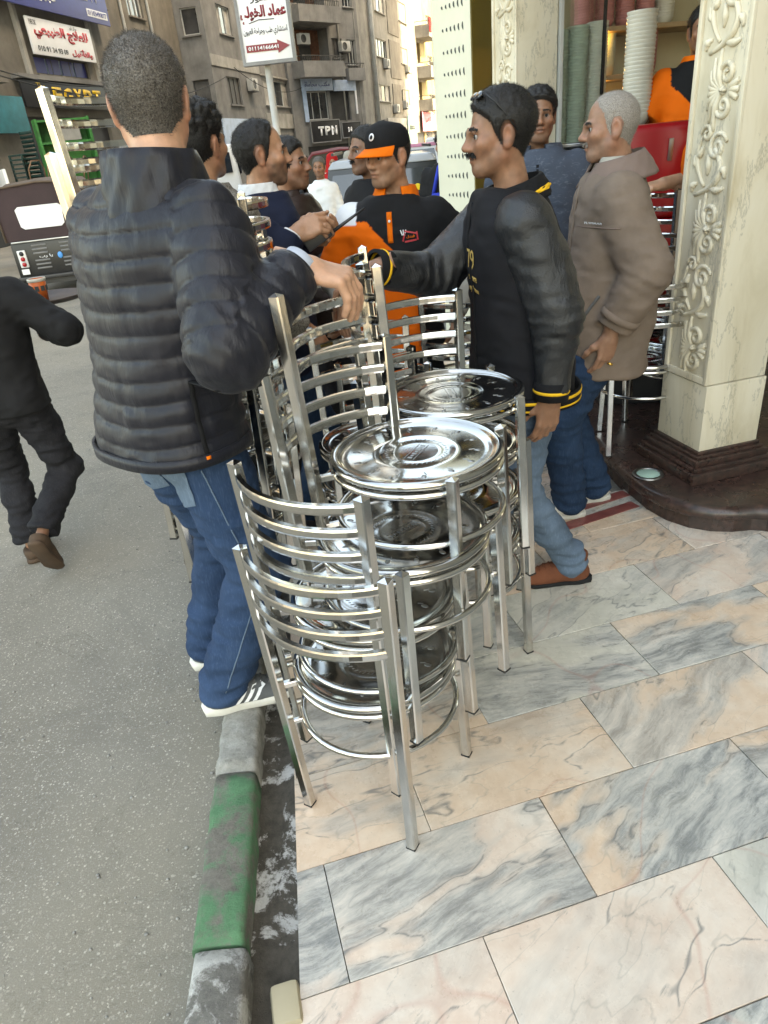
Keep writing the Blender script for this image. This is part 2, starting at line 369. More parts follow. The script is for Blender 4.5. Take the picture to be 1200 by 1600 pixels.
    g = NT('car_glass'); g.set(col=(.012, .018, .026), rough=.05, spec=.9); M['car_glass'] = g.m
    g = NT('clear_glass'); g.set(col=(.75, .84, .8), rough=.01, trans=1.0, ior=1.05, alpha=.55); M['clear_glass'] = g.m
    g = NT('shelf_lamp'); g.set(col=(1, .8, .5), emis=(1., .55, .15), estr=30.); M['shelf_lamp'] = g.m
    # cloth
    def cloth(name, base, weave=350., wstr=.15, var=.3, vs=6., rough=.85, sheen=.0, fold=0., spec=.25):
        g = NT(name); n = g.noise(vs, 6, .65)
        g.set(col=g.ramp(n, [(.3, tuple(x * (1 - var) for x in base)), (.7, tuple(min(1, x * (1 + var)) for x in base))]), rough=rough, spec=spec, sheen=sheen)
        h = g.noise(weave, 3, .6)
        if fold: h = g.math('ADD', g.math('MULTIPLY', h, .15), g.math('MULTIPLY', g.noise(fold, 5, .55, g.mapping(g.co(), (1, 1, .55)), .6), 1.))
        g.bump(h, wstr, .012 if fold else .002); M[name] = g.m; return g
    g = NT('puffer_nylon'); P = g.co()
    wr = g.noise(20, 4, .55, g.mapping(P, (2.2, 2.2, .35)), .5)
    g.set(col=g.ramp(g.noise(5, 5), [(.3, (.007, .0075, .012)), (.7, (.0115, .012, .018))]), rough=.46, spec=.3, sheen=.04)
    g.bump(g.math('ADD', wr, g.math('MULTIPLY', g.noise(90, 3), .08)), .30, .010); M['puffer_nylon'] = g.m
    def denim(name, base):
        g = NT(name); n = g.noise(4, 6, .65); st = g.noise(1., 4, .6, g.mapping(g.co(), (260, 260, 26))); fd = g.noise(2.2, 3, .5)
        c = g.ramp(n, [(.3, tuple(x * .7 for x in base)), (.7, tuple(min(1, x * 1.25) for x in base))])
        c = g.mix(g.math('MULTIPLY', g.ramp(st, [(.5, 0.), (.75, 1.)]), .28), c, tuple(min(1, x * 2.2 + .05) for x in base))
        c = g.mix(g.math('MULTIPLY', g.ramp(fd, [(.5, 0.), (.72, 1.)]), .35), c, tuple(min(1, x * 1.8 + .02) for x in base))
        g.set(col=c, rough=.88, spec=.2)
        g.bump(g.math('ADD', g.math('MULTIPLY', st, .2), g.noise(13, 5, .55, g.mapping(g.co(), (1, 1, .6)), .8)), .4, .012); M[name] = g.m
    denim('denim_blue', (.016, .038, .082)); denim('denim_navy', (.012, .031, .066)); denim('denim_light', (.085, .125, .175)); denim('denim_black', (.014, .014, .017))
    g = cloth('knit_grey', (.15, .135, .115)); g2 = g.ramp(g.noise(170, 4, .8), [(.35, (.03, .027, .024)), (.5, (.14, .125, .105)), (.66, (.34, .31, .27))]); g.l(g2, g.b.inputs['Base Color'])
    cloth('navy_cloth', (.006, .010, .026), fold=7, wstr=.4); cloth('brown_leather', (.022, .012, .01), fold=9, wstr=.5, rough=.45, spec=.4); cloth('black_cloth', (.008, .008, .009), fold=8, wstr=.4)
    cloth('black_wool', (.007, .007, .009), weave=500, wstr=.3, fold=7); cloth('black_leather', (.013, .014, .016), rough=.36, fold=13, wstr=.9, spec=.5); cloth('taupe_cloth', (.165, .122, .095), fold=7, wstr=.45, var=.18)
    cloth('taupe_collar', (.17, .12, .10), var=.1); cloth('white_cloth', (.62, .63, .64), fold=7, wstr=.35, var=.08); cloth('shirt_grey', (.32, .30, .26), fold=9, wstr=.45, var=.12); cloth('orange_cloth', (.72, .13, .006), fold=8, wstr=.35, var=.1)
    cloth('yellow_rib', (.75, .42, .03), var=.1); cloth('cuff_blue', (.45, .5, .58), var=.08); cloth('black_rib', (.006, .006, .007), weave=200, wstr=.3); cloth('orange_tag', (.8, .16, .01), var=.1); cloth('sole_white', (.55, .53, .48), var=.2, rough=.7); cloth('suede_brown', (.15, .05, .025), weave=90, wstr=.3)
    cloth('shoe_grey', (.085, .09, .092), weave=220, wstr=.3); cloth('shoe_black', (.014, .014, .015)); cloth('stripe_white', (.72, .73, .74), var=.05); cloth('sandal_brown', (.07, .045, .03), wstr=.4, weave=60); cloth('red_cloth', (.4, .01, .012), fold=8); cloth('bag_blue', (.02, .05, .42), fold=8)
    g = cloth('hoodie_print', (.055, .075, .105), fold=8, wstr=.4); n = g.ramp(g.noise(38, 3, .5, g.mapping(g.co(), (1, 1, 2.4)), 1.2), [(.58, (.05, .062, .085)), (.66, (.085, .10, .125))]); g.l(n, g.b.inputs['Base Color'])
    # colours stored per vertex: skin with beard shadow and lips, polo shirts with coloured panels
    for nm, sss, r, fold in (('skin', .10, .46, 0), ('polo', 0, .85, 1)):
        g = NT(nm); a = g.n('Attribute', attribute_name='Col'); n = g.noise(40 if not fold else 6, 4, .6)
        g.set(col=g.mix(.35 if not fold else .2, a.outputs['Color'], g.mix(1., a.outputs['Color'], g.ramp(n, [(.3, .62), (.7, 1.35)]), 'MULTIPLY')), rough=r, sss=sss, spec=.4 if not fold else .25)
        g.b.inputs['Subsurface Radius'].default_value = (.012, .005, .003)
        g.bump(g.noise(160 if not fold else 9, 3, .6), .18 if not fold else .4, .002 if not fold else .012); M[nm] = g.m
    def hair(name, a, b):
        g = NT(name); n = g.noise(300, 3, .7); g.set(col=g.ramp(n, [(.35, a), (.65, b)]), rough=.55, spec=.4); g.bump(g.noise(240, 3, .7), .5, .004); M[name] = g.m
    hair('hair_black', (.004, .0035, .003), (.015, .013, .012)); hair('hair_brown_grey', (.022, .017, .014), (.16, .145, .13)); hair('hair_white', (.13, .10, .082), (.34, .31, .275)); hair('hair_dark', (.008, .006, .005), (.03, .024, .02))
mats()
# ---------------------------------------------------------------- ground
CE, SE = math.cos(RAD(13)), math.sin(RAD(13))
e2 = V(CE, SE, 0); n2 = V(-SE, CE, 0)
road = struct(MB().add([(-250, -120, -.1), (250, -120, -.1), (250, 300, -.1), (-250, 300, -.1)], [(0, 1, 2, 3)]).build('road', 'asphalt'))
kl = lambda y: -.479 - .0545 * y          # kerb, road side
kr = lambda y: -.352 - .060 * y           # kerb, pavement side
ml = lambda y: -.213 - .088 * y           # edge of the marble
# pavement bed under the slabs
bed = MB(); ys = [-4, 0, 2, 4, 8, 14]
bed.prism([(ml(y), y) for y in ys] + [(9, 14), (9, -4)], -.25, -.016)
pave = struct(bed.build('pavement', 'concrete'))
gut = MB(); R_ = random.Random(3)
yy = [-2 + .12 * i for i in range(118)]; nx = 6; vs = []; fs = []
for y in yy:
    for j in range(nx):
        t = j / (nx - 1); x0 = kr(y) - .02; x1 = ml(y) + .004
        z = -.012 - .018 * math.sin(PI * min(1, t * 1.1)) + R_.uniform(-.004, .004)
        if j == nx - 1: z = -.008
        vs.append((x0 + (x1 - x0) * t, y, z))
for i in range(len(yy) - 1):
    for j in range(nx - 1): fs.append((i*nx+j, i*nx+j+1, (i+1)*nx+j+1, (i+1)*nx+j))
gut.add(vs, fs, True); struct(gut.build('gutter_strip', 'gutter'))
# kerb: one stone after another
kerb = struct(MB().prism([(kl(y) + .012, y) for y in (-2, 0, 4, 12)] + [(kr(y) - .012, y) for y in (12, 4, 0, -2)], -.2, .0).build('kerb', 'concrete'))
def kerb_stone(y0, y1, m, seed):
    r = random.Random(seed); b = MB(); N = 16; vs = []; fs = []; off = r.uniform(-.004, .004)
    for i in range(N):
        t = i / (N - 1); y = y0 + .004 + (y1 - y0 - .008) * t; endr = .012 if i in (0, N - 1) else 0
        L = kl(y) + off + r.uniform(-.003, .003); Rr = kr(y) + off + r.uniform(-.003, .003); top = .062 - endr * .8 + r.uniform(-.004, .003)
        pr = [(L, -.14), (L, top - .018), (L + .005, top - .005), (L + .016, top), ((L + Rr) / 2, top + .002), (Rr - .014, top), (Rr - .004, top - .005), (Rr, top - .018), (Rr + .004, -.06)]
        vs += [(x, y, z) for x, z in pr]
    m_ = 9
    for i in range(N - 1): fs += [(i*m_+k, i*m_+k+1, (i+1)*m_+k+1, (i+1)*m_+k) for k in range(m_ - 1)]
    fs += [tuple(range(m_)), tuple((N-1)*m_ + k for k in range(m_ - 1, -1, -1))]
    b.add(vs, fs, False); o = b.build('kerb_stone', m, kerb)
    for p in o.data.polygons: p.use_smooth = len(p.vertices) == 4
ks = [(-1.4, -.6, 'kerb_green'), (-.6, .2, 'kerb_white'), (.2, .935, 'kerb_white'), (.935, 1.43, 'kerb_green'), (1.43, 1.95, 'kerb_grey'), (1.95, 2.62, 'kerb_green')]
y = 2.62
for i in range(13): ks.append((y, y + .62, ('kerb_white', 'kerb_green')[i % 2])); y += .62
for i, a in enumerate(ks): kerb_stone(*a, i)
st = MB()
for (x, yq, sx, sy, sz, a) in [(-.315, .83, .07, .10, .04, .2)]: st.box((x, yq, -.004), (sx, sy, sz), Rz(a), .85)
tag(st.build('broken_stone', 'shop_wall', bev=.012), 'yellowish broken stone lying in the gutter between kerb and marble', 'stone')
# marble slabs: running bond, 0.6 x 0.297, turned 13 degrees
def clip(poly, f):
    out = []
    for i in range(len(poly)):
        a, b = poly[i], poly[(i+1) % len(poly)]; fa, fb = f(a), f(b)
        if fa >= 0: out.append(a)
        if fa * fb < 0: t = fa / (fa - fb); out.append((a[0] + (b[0]-a[0])*t, a[1] + (b[1]-a[1])*t))
    return out
# (row, place) -> type (0 peach, .5 green-grey, 1 pink) and amount of grey streaking, as laid in the photograph
SLAB = {(0, -2): (1., .8), (0, -1): (1., .62), (0, 0): (0., .72), (1, -2): (0., .35), (1, -1): (0., .22), (1, 0): (0., .5), (1, -3): (0., .7), (2, -2): (0., .55), (2, -1): (.5, .65), (2, 0): (0., .7), (2, -3): (0., .6), (3, -1): (.5, .4), (3, -2): (.5, .75), (3, 0): (1., .5), (3, -3): (0., .5), (-1, -1): (1., .15), (-1, 0): (1., .12), (-1, 1): (.5, .12), (-1, -2): (1., .3), (-2, 0): (1., .6), (-2, 1): (.5, .8), (4, -1): (0., .4), (4, -2): (0., .55), (4, 0): (1., .4)}
slab_full = None; rs = random.Random(21)
for k in range(-5, 19):
    v0 = .88 + .297 * k; u00 = .62 + .29 * k
    for j in range(-8, 8):
        u0 = u00 + .6 * j + .0012; u1 = u00 + .6 * (j + 1) - .0012; a0 = v0 + .0012; a1 = v0 + .297 - .0012
        W = [(u * CE - v * SE, u * SE + v * CE) for u, v in ((u0, a0), (u1, a0), (u1, a1), (u0, a1))]
        cx = sum(p[0] for p in W) / 4; cy = sum(p[1] for p in W) / 4
        if cy < .25 or cy > 6.3 or cx > 2.2 or cx > .75 + .62 * cy or (cy > 3.0 and cx > 1.2): continue
        Pw = clip(W, lambda p: p[0] - ml(p[1]) - .001)
        if len(Pw) < 3: continue
        z = rs.uniform(-.0012, .0008)
        if len(Pw) == 4 and abs(Pw[0][0] - W[0][0]) < 1e-6 and all(p[0] > ml(p[1]) + .002 for p in W):
            if slab_full is None: slab_full = MB().box((0, 0, -.01), (.5976, .2946, .02)).mesh('slab', 'marble', bev=.0012, seg=1)
            o = link('slab', slab_full, pave, (cx, cy, z), (0, 0, RAD(13)))
        else:
            loc = [((p[0]-cx)*CE + (p[1]-cy)*SE, -(p[0]-cx)*SE + (p[1]-cy)*CE) for p in Pw]
            o = link('slab', MB().prism(loc, -.02, 0).mesh('slab', 'marble'), pave, (cx, cy, z), (0, 0, RAD(13)))
        look = SLAB.get((k, j)) or (rs.choice((0., 0., .5, 1.)), rs.uniform(.1, .9)); o.color = (look[0], look[1], rs.random(), 1)
# red inlay bands before the step
for off in (0, .118):
    a = V(.30, 2.475 + off, 0); d = V(math.cos(RAD(21)), math.sin(RAD(21)), 0); q = V(-d.y, d.x, 0)
    pts = [a, a + d * .95, a + d * .95 + q * .058, a + q * .058]
    MB().prism([(p.x, p.y) for p in pts], -.01, .004).build('inlay_band', 'red_marble', pave)
# scattered grit on the asphalt, light pebbles
gr = MB(); r = random.Random(5)
for i in range(420):
    yv = r.uniform(.5, 5.5); x = kl(yv) - abs(r.gauss(0, .9)) - .02; s = r.uniform(.002, .006)
    gr.ball((x, yv, -.1 + s * .4), (s * r.uniform(.8, 1.6), s, s * .7), 5, 3)
g_ = gr.build('grit', 'pebble'); g_['kind'] = 'stuff'; tag(g_, 'pale loose grit scattered over the asphalt beside the kerb', 'grit')
# ---------------------------------------------------------------- shop: granite step
edge = [(.75, 6.6), (.95, 4.6), (1.13, 3.35), (1.155, 2.95), (1.18, 2.78), (1.225, 2.655), (1.295, 2.565), (1.38, 2.51), (1.47, 2.485), (1.545, 2.485), (1.59, 2.47), (1.63, 2.43), (1.70, 2.415), (2.4, 2.57), (4.2, 3.0), (4.2, 6.6)]
def inset(poly, d):
    n = len(poly); out = []
    for i in range(n):
        p0, p1, p2 = V(*poly[i-1]), V(*poly[i]), V(*poly[(i+1) % n]); a = (p1 - p0).normalized(); b = (p2 - p1).normalized()
        q = (V(-a.y, a.x) + V(-b.y, b.x)).normalized(); out.append((p1.x + q.x * d, p1.y + q.y * d))
    return out
stepo = struct(MB().prism(inset(edge, .03), -.02, .068).build('shop_step', 'granite'))
lip = MB(); prof = [(0, .066), (-.008, .072), (-.012, .09), (-.008, .108), (.008, .119), (.03, .122)]
rings = [inset(edge, d + .012) for d, z in prof]; n = len(edge)
lip.add([(p[0], p[1], prof[k][1]) for k in range(6) for p in rings[k]], [(k*n+i, k*n+(i+1) % n, (k+1)*n+(i+1) % n, (k+1)*n+i) for k in range(5) for i in range(n)], True)
lip.add([(p[0], p[1], .122) for p in rings[5]], [tuple(range(n))]); lip.add([(p[0], p[1], .066) for p in rings[0]], [tuple(range(n-1, -1, -1))])
lip.build('tread', 'granite', stepo)
fl = thing('floor_lamp', 'round recessed floor light with pale dome set into the dark granite step', 'light', (1.25, 2.90, .122))
MB().lathe([(.052, 0), (.07, 0), (.072, .002), (.068, .005), (.054, .006), (.052, .003)], 32).build('rim', 'plate_steel', fl)
MB().lathe([(.0005, .012), (.02, .0115), (.04, .008), (.0525, .002)], 28).build('dome', 'mint_paint', fl)
# ---------------------------------------------------------------- carved columns
def spiral(c, r0, r1, a0, turns, n=26): return [(c[0] + (r0 + (r1-r0)*i/n) * math.cos(a0 + turns*2*PI*i/n), c[1] + (r0 + (r1-r0)*i/n) * math.sin(a0 + turns*2*PI*i/n)) for i in range(n+1)]
def bez(p0, p1, p2, n=10): return [((1-t)**2*p0[0]+2*t*(1-t)*p1[0]+t*t*p2[0], (1-t)**2*p0[1]+2*t*(1-t)*p1[1]+t*t*p2[1]) for t in [i/n for i in range(n+1)]]
_scroll = {}
def column(name, label, C0, ang, z0, z1, wd, ped, parts=True, detail=True):
    """square marble column; the carved face looks along -e (towards the street)"""
    t = thing(name, label, 'column', (C0[0], C0[1], z0), ang)
    # local: x along the plain face, y along the carved face (carved face at x=0, normal -x)
    c = wd / 2
    MB().box((c, c, .025), (wd + .15, wd + .15, .05)).build('plinth', 'granite', t, bev=.008)
    b = MB()
    for i, (k, za, zb) in enumerate(((.115, .0505, .07), (.09, .07, .10), (.06, .10, .115), (.035, .115, .13))): b.box((c, c, (za+zb)/2), (wd + k, wd + k, zb - za))
    b.build('plinth_moulding', 'granite', t, bev=.006)
    MB().box((c, c, .13 + ped/2), (wd + .012, wd + .012, ped)).build('pedestal_block', 'cream_marble', t, bev=.003)
    zb = .134 + ped; H = z1 - z0
    MB().box((c, c, (zb + H)/2), (wd, wd, H - zb)).build('shaft', 'cream_marble', t, bev=.004)
    fr = MB(); bw = .022
    for (ya, yb, za, zc) in ((.0, bw, zb, H), (wd-bw, wd, zb, H), (bw, wd-bw, zb, zb+.03)): fr.box((-.004, (ya+yb)/2, (za+zc)/2), (.016, yb-ya, zc-za))
    fr.build('frame_moulding', 'cream_marble', t, bev=.004)
    def strip(pts, r, taper=(.6, 1.0, .45), nm='scroll'):
        n = len(pts); sc = [taper[0] + (taper[1]-taper[0])*min(1, i/(n*.4)) if i < n*.4 else taper[1] + (taper[2]-taper[1])*((i-n*.4)/(n*.6)) for i in range(n)]
        MB().tube([(-.001, p[0], p[1]) for p in pts], r*1.4, 7, up=(1, 0, 0), scale=sc).build(nm, 'cream_marble', t)
    mid = wd / 2; zz = zb + .05; s = wd / .28; k = 0
    while zz < min(H, 2.35):
        f = 1 if k % 2 == 0 else -1; P = lambda a, b: (mid + f * a * s, zz + b * s)
        if k % 2 == 0:   # palmette with two volutes and a fan of leaves
            strip([P(*q) for q in spiral((-.035, .135), .045, .006, -PI/2, 1.6)], .0085); strip([P(*q) for q in spiral((-.035, .035), .045, .006, PI/2, -1.6)], .0085)
            strip([P(*q) for q in bez((-.035, .09), (-.015, .085), (-.035, .08), 6)], .014)
            for a, L in ((78, .14), (58, .13), (38, .115), (14, .10), (-10, .10), (-34, .115), (-55, .13), (-76, .14)):
                d = RAD(a); strip([P(*q) for q in bez((-.02, .085), (-.02 + L*.55*math.cos(d) + .02, .085 + L*.35*math.sin(d)), (-.02 + L*.72*math.cos(d), .085 + L*math.sin(d)*.95), 9)], .009, (.5, 1.25, .3), 'leaf')
            for a in (150, 180, 210):
                d = RAD(a); strip([P(*q) for q in bez((-.05, .085), (-.07, .085 + .02*math.sin(d)), (-.05 + .06*math.cos(d), .085 + .06*math.sin(d)), 6)], .009, (.5, 1.3, .6), 'leaf')
            zz += .215 * s
        else:            # running scroll with a stem and buds
            strip([P(*q) for q in bez((-.07, -.01), (.13, .04), (.02, .15), 14)], .0095, (.6, 1.1, .8)); strip([P(*q) for q in spiral((.03, .155), .05, .007, PI*.1, 1.5)], .009)
            strip([P(*q) for q in bez((-.02, .02), (-.1, .1), (-.06, .19), 12)], .0085); strip([P(*q) for q in spiral((-.035, .20), .03, .005, PI, -1.3)], .008)
            for q0, q1, q2 in (((-.06, .08), (-.09, .10), (-.085, .13)), ((-.075, .12), (-.05, .13), (-.05, .16)), ((.0, .02), (.06, .0), (.085, .02)), ((.05, .08), (.09, .09), (.085, .05)), ((-.01, .06), (.0, .1), (-.015, .13)), ((-.06, .03), (-.095, .03), (-.09, .0))):
                strip([P(*q) for q in bez(q0, q1, q2, 7)], .009, (.4, 1.25, .35), 'leaf')
            zz += .25 * s
        k += 1
    return t
column('carved_column', 'cream marble column with carved scroll panel on a dark granite plinth at the step edge', (1.437, 2.82), RAD(13), .122, 3.3, .29, .30)
column('carved_column', 'cream marble column with narrow carved panel beside the glass bowl counter and olive panel', (1.075, 4.90), RAD(20), .122, 3.3, .28, .30)
# ---------------------------------------------------------------- post with rows of printed marks and olive side
pp = thing('panel_post', 'cream post with rows of dark comma marks and an olive side', 'post', (.985, 6.07, -.016), RAD(33))
MB().box((.17, .22, 2.6), (.34, .44, 5.2)).build('post_core', 'cream_panel', pp, bev=.003)
MB().box((.17, -.006, 2.6), (.335, .012, 5.18)).build('olive_side', 'olive_panel', pp)
row = MB()
for i in range(6):
    h = .05 - .006 * i
    row.sweep([(-.004, .075 + .045*i + .008*math.sin(q*2.6), -h/2 + h*q) for q in (0, .25, .5, .75, 1)], [(-.0045, -.003), (.0045, -.003), (.0045, .003), (-.0045, .003)], up=(1, 0, 0), scale=[.3, .9, 1.1, .9, .4], smooth=False)
row = row.mesh('mark_print', 'dark_print')
for k in range(26): link('mark_print', row, pp, (0, 0, .9 + .142 * k))['kind'] = 'stuff'
# ---------------------------------------------------------------- shop interior
bw_ = MB(); A0 = V(1.30, 5.9, 0); 
shop = thing('shop_building', 'tall cement shop building whose ground floor opens behind the carved columns', 'building', (0, 0, 0))
up = [(1.30, 2.72), (1.55, 2.42), (9, 4.1), (9, 13), (2.2, 13), (1.03, 6.5), (1.04, 5.0)]
MB().prism(up, 3.3, 24).build('upper_storeys', 'cement_tan', shop)
MB().prism([(1.36, 6.02), (4.4, 6.7), (4.4, 6.9), (1.32, 6.2)], .1, 3.3).build('back_wall', 'shop_wall', shop)
MB().prism([(3.3, 3.2), (3.5, 3.25), (2.95, 6.4), (2.75, 6.4)], .1, 3.3).build('side_wall', 'shop_wall', shop)
MB().prism([(3.5, -6), (9, -6), (9, 3.2), (3.5, 3.1)], -.1, 24).build('front_wing', 'cement_tan', shop)
def at_col(o, u, v): return V(1.437, 2.82, 0) + e2 * u + n2 * v
# glass front with counter under it
cnt = thing('bowl_counter', 'dark counter with glass front holding tall bowl stacks', 'counter', (1.36, 4.98, .122), RAD(15))
MB().box((.62, .28, .62), (1.24, .5, 1.24)).build('counter_body', 'dark_metal', cnt, bev=.004)
MB().box((.62, .27, 1.255), (1.26, .54, .03)).build('counter_top', 'cream_marble', cnt, bev=.004)
MB().box((.14, .012, 2.17), (.30, .008, 1.80)).build('glass_pane', 'clear_glass', cnt)
MB().box((.30, .012, 2.17), (.014, .02, 1.80)).build('glass_edge', 'black_paint', cnt)
MB().box((.0, .012, 2.17), (.02, .03, 1.80)).build('glass_edge', 'frame_pale', cnt)
# notice below the glass
nb = thing('menu_notice', 'small yellow, green and white notice on the counter front', 'notice', (1.36, 4.93, 1.12), RAD(15))
MB().box((.1, 0, .10), (.2, .008, .34)).build('board', 'sign_white', nb); MB().box((.1, -.006, .10), (.2, .004, .12)).build('green_band', 'green_sign', nb); MB().box((.1, -.006, -.02), (.2, .004, .1)).build('yellow_band', 'leaf_yellow', nb)
text('lettering', arabic('طعام فندق'), .17, .06, 'leaf_yellow', nb, (.1, -.009, .10), bold=.02); text('lettering', 'HOT', .1, .05, 'sign_black', nb, (.1, -.009, -.02), bold=.02)
# wall shelves
for z, lab in ((1.86, 'wooden wall shelf carrying printed paper tubs above a lit strip'), (2.15, 'upper wooden wall shelf carrying stacks of pink bowls')):
    s_ = thing('wall_shelf', lab, 'shelf', (1.52, 5.62, z), RAD(13))
    MB().box((.75, .18, 0), (1.5, .36, .03)).build('board', 'shelf_wood', s_, bev=.003)
    MB().box((.33, .03, -.028), (.07, .02, .012)).build('lamp_strip', 'shelf_lamp', s_)
    for xx in (.1, 1.4): MB().prism([(0, 0), (.3, 0), (0, -.2)], -.01, .01, Ry(0) @ Rz(PI/2) @ Rx(PI/2), (xx, .36, -.015)).build('bracket', 'dark_metal', s_)
# bowls: every bowl in a stack is a bowl
bowl_me = {}
for nm in ('ceramic', 'pink_ceramic', 'green_ceramic'):
    bowl_me[nm] = MB().lathe([(.0, .002), (.034, .0), (.045, .012), (.064, .05), (.0675, .052), (.068, .047), (.05, .012), (.036, -.003), (.0, -.003)], 16).mesh('bowl', nm)
nb_ = [0]
def bowl_stack(loc, n, m, sc, label, group, dz=.0162):
    r = random.Random(nb_[0] + 11); x, y = 0, 0
    for i in range(n):
        if nb_[0] >= 300: return
        nb_[0] += 1
        x += r.uniform(-.0012, .0012); y += r.uniform(-.0012, .0012)
        o = link('bowl', bowl_me[m], None, (loc[0] + x, loc[1] + y, loc[2] + .003 * sc + i * dz * sc), (0, 0, r.uniform(0, 6))); o.scale = (sc, sc, sc)
        tag(o, label, 'bowl', group)
def on(root, x, y, z): return root.matrix_basis @ V(x, y, z)
def cw(a, b): q = V(1.36, 4.98, 0) + Rz(RAD(15)) @ V(a, b, 0); return (q.x, q.y, .122 + 1.272)
def sw(a, b, z): q = V(1.52, 5.62, 0) + Rz(RAD(13)) @ V(a, b, 0); return (q.x, q.y, z + .016)
stn = thing('bowl_stand', 'narrow dark stand under the tall free-standing bowl stack', 'stand', (1.712, 4.62, .122)); MB().box((0, 0, .70), (.2, .2, 1.40)).build('stand_body', 'dark_metal', stn, bev=.01); MB().box((0, 0, 1.415), (.26, .26, .03)).build('stand_top', 'dark_metal', stn, bev=.004)
bowl_stack((1.712, 4.62, 1.552), 26, 'ceramic', 1.22, 'white bowl in the tall free-standing stack behind the red box', 'bowls in the tall stack')
for a, b, n_, m_, l_ in ((.07, .17, 42, 'green_ceramic', 'pale green bowl in the stack behind glass, next to the marble column'), (.2, .16, 43, 'green_ceramic', 'pale green bowl in the middle stack behind the glass front'), (.335, .15, 44, 'ceramic', 'white bowl in the stack beside the black glass edge')):
    bowl_stack(cw(a, b), n_, m_, 1.0, l_, 'bowls behind the glass')
for i, (a, n_, m_) in enumerate(((.28, 15, 'pink_ceramic'), (.44, 15, 'pink_ceramic'), (.60, 15, 'pink_ceramic'), (.76, 15, 'pink_ceramic'), (.92, 15, 'ceramic'))):
    bowl_stack(sw(a, .18, 2.15), n_, m_, 1.0, ('white bowl in the end stack on the upper wall shelf', 'pink bowl in the %s stack from the glass on the upper wall shelf' % ('first', 'second', 'third', 'fourth', '')[i])['pink' in m_], 'bowls on the upper shelf')
tub = MB().lathe([(0, 0), (.05, 0), (.062, .06), (.064, .062), (.0, .06)], 16).mesh('paper_tub', 'ceramic')
for a, mname, lab in ((.32, 'green_ceramic', 'printed paper tub on the lower wall shelf, in the stack by the glass'), (.46, 'green_ceramic', 'printed paper tub on the lower wall shelf, in the stack by the white bowls'), (.80, 'pink_ceramic', 'red and white paper tub on the lower wall shelf, in a red-topped stack')):
    tm = tub.copy(); tm.materials.clear(); tm.materials.append(M[mname])
    for i in range(13): o = link('paper_tub', tm, None, (sw(a, .16, 1.86)[0], sw(a, .16, 1.86)[1], 1.878 + i * .0165)); tag(o, lab, 'tub', 'paper tubs on the lower shelf')
# red delivery box on a stand
rb = thing('delivery_box', 'red plastic delivery box with sloping lid and steel hasp in the shop doorway', 'box', (1.60, 4.02, .122), RAD(-8))
MB().box((.0, .0, .72), (.42, .36, .56), taper=1.06).build('box_body', 'red_plastic', rb, bev=.03, seg=3)
MB().box((.0, .0, 1.22), (.445, .385, .44), taper=.93).build('box_lid', 'red_plastic', rb, bev=.04, seg=3)
MB().box((.03, -.195, 1.32), (.022, .012, .1), Rx(RAD(6))).build('hasp', 'plate_steel', rb, bev=.003)
MB().box((0, 0, .22), (.5, .42, .44)).build('stand', 'dark_metal', rb, bev=.01)
pot = thing('steel_pot', 'stacked steel trays beside the red delivery box', 'pot', (1.40, 4.52, .122))
MB().box((.0, .0, .62), (.34, .34, 1.24)).build('stand', 'dark_metal', pot, bev=.01)
for i in range(4): MB().lathe([(0, 0), (.13, 0), (.15, .03), (.155, .032), (.155, .028), (.135, .004), (0, .004)], 28, (0, 0, 1.242 + .034 * i)).build('tray', 'plate_steel', pot)
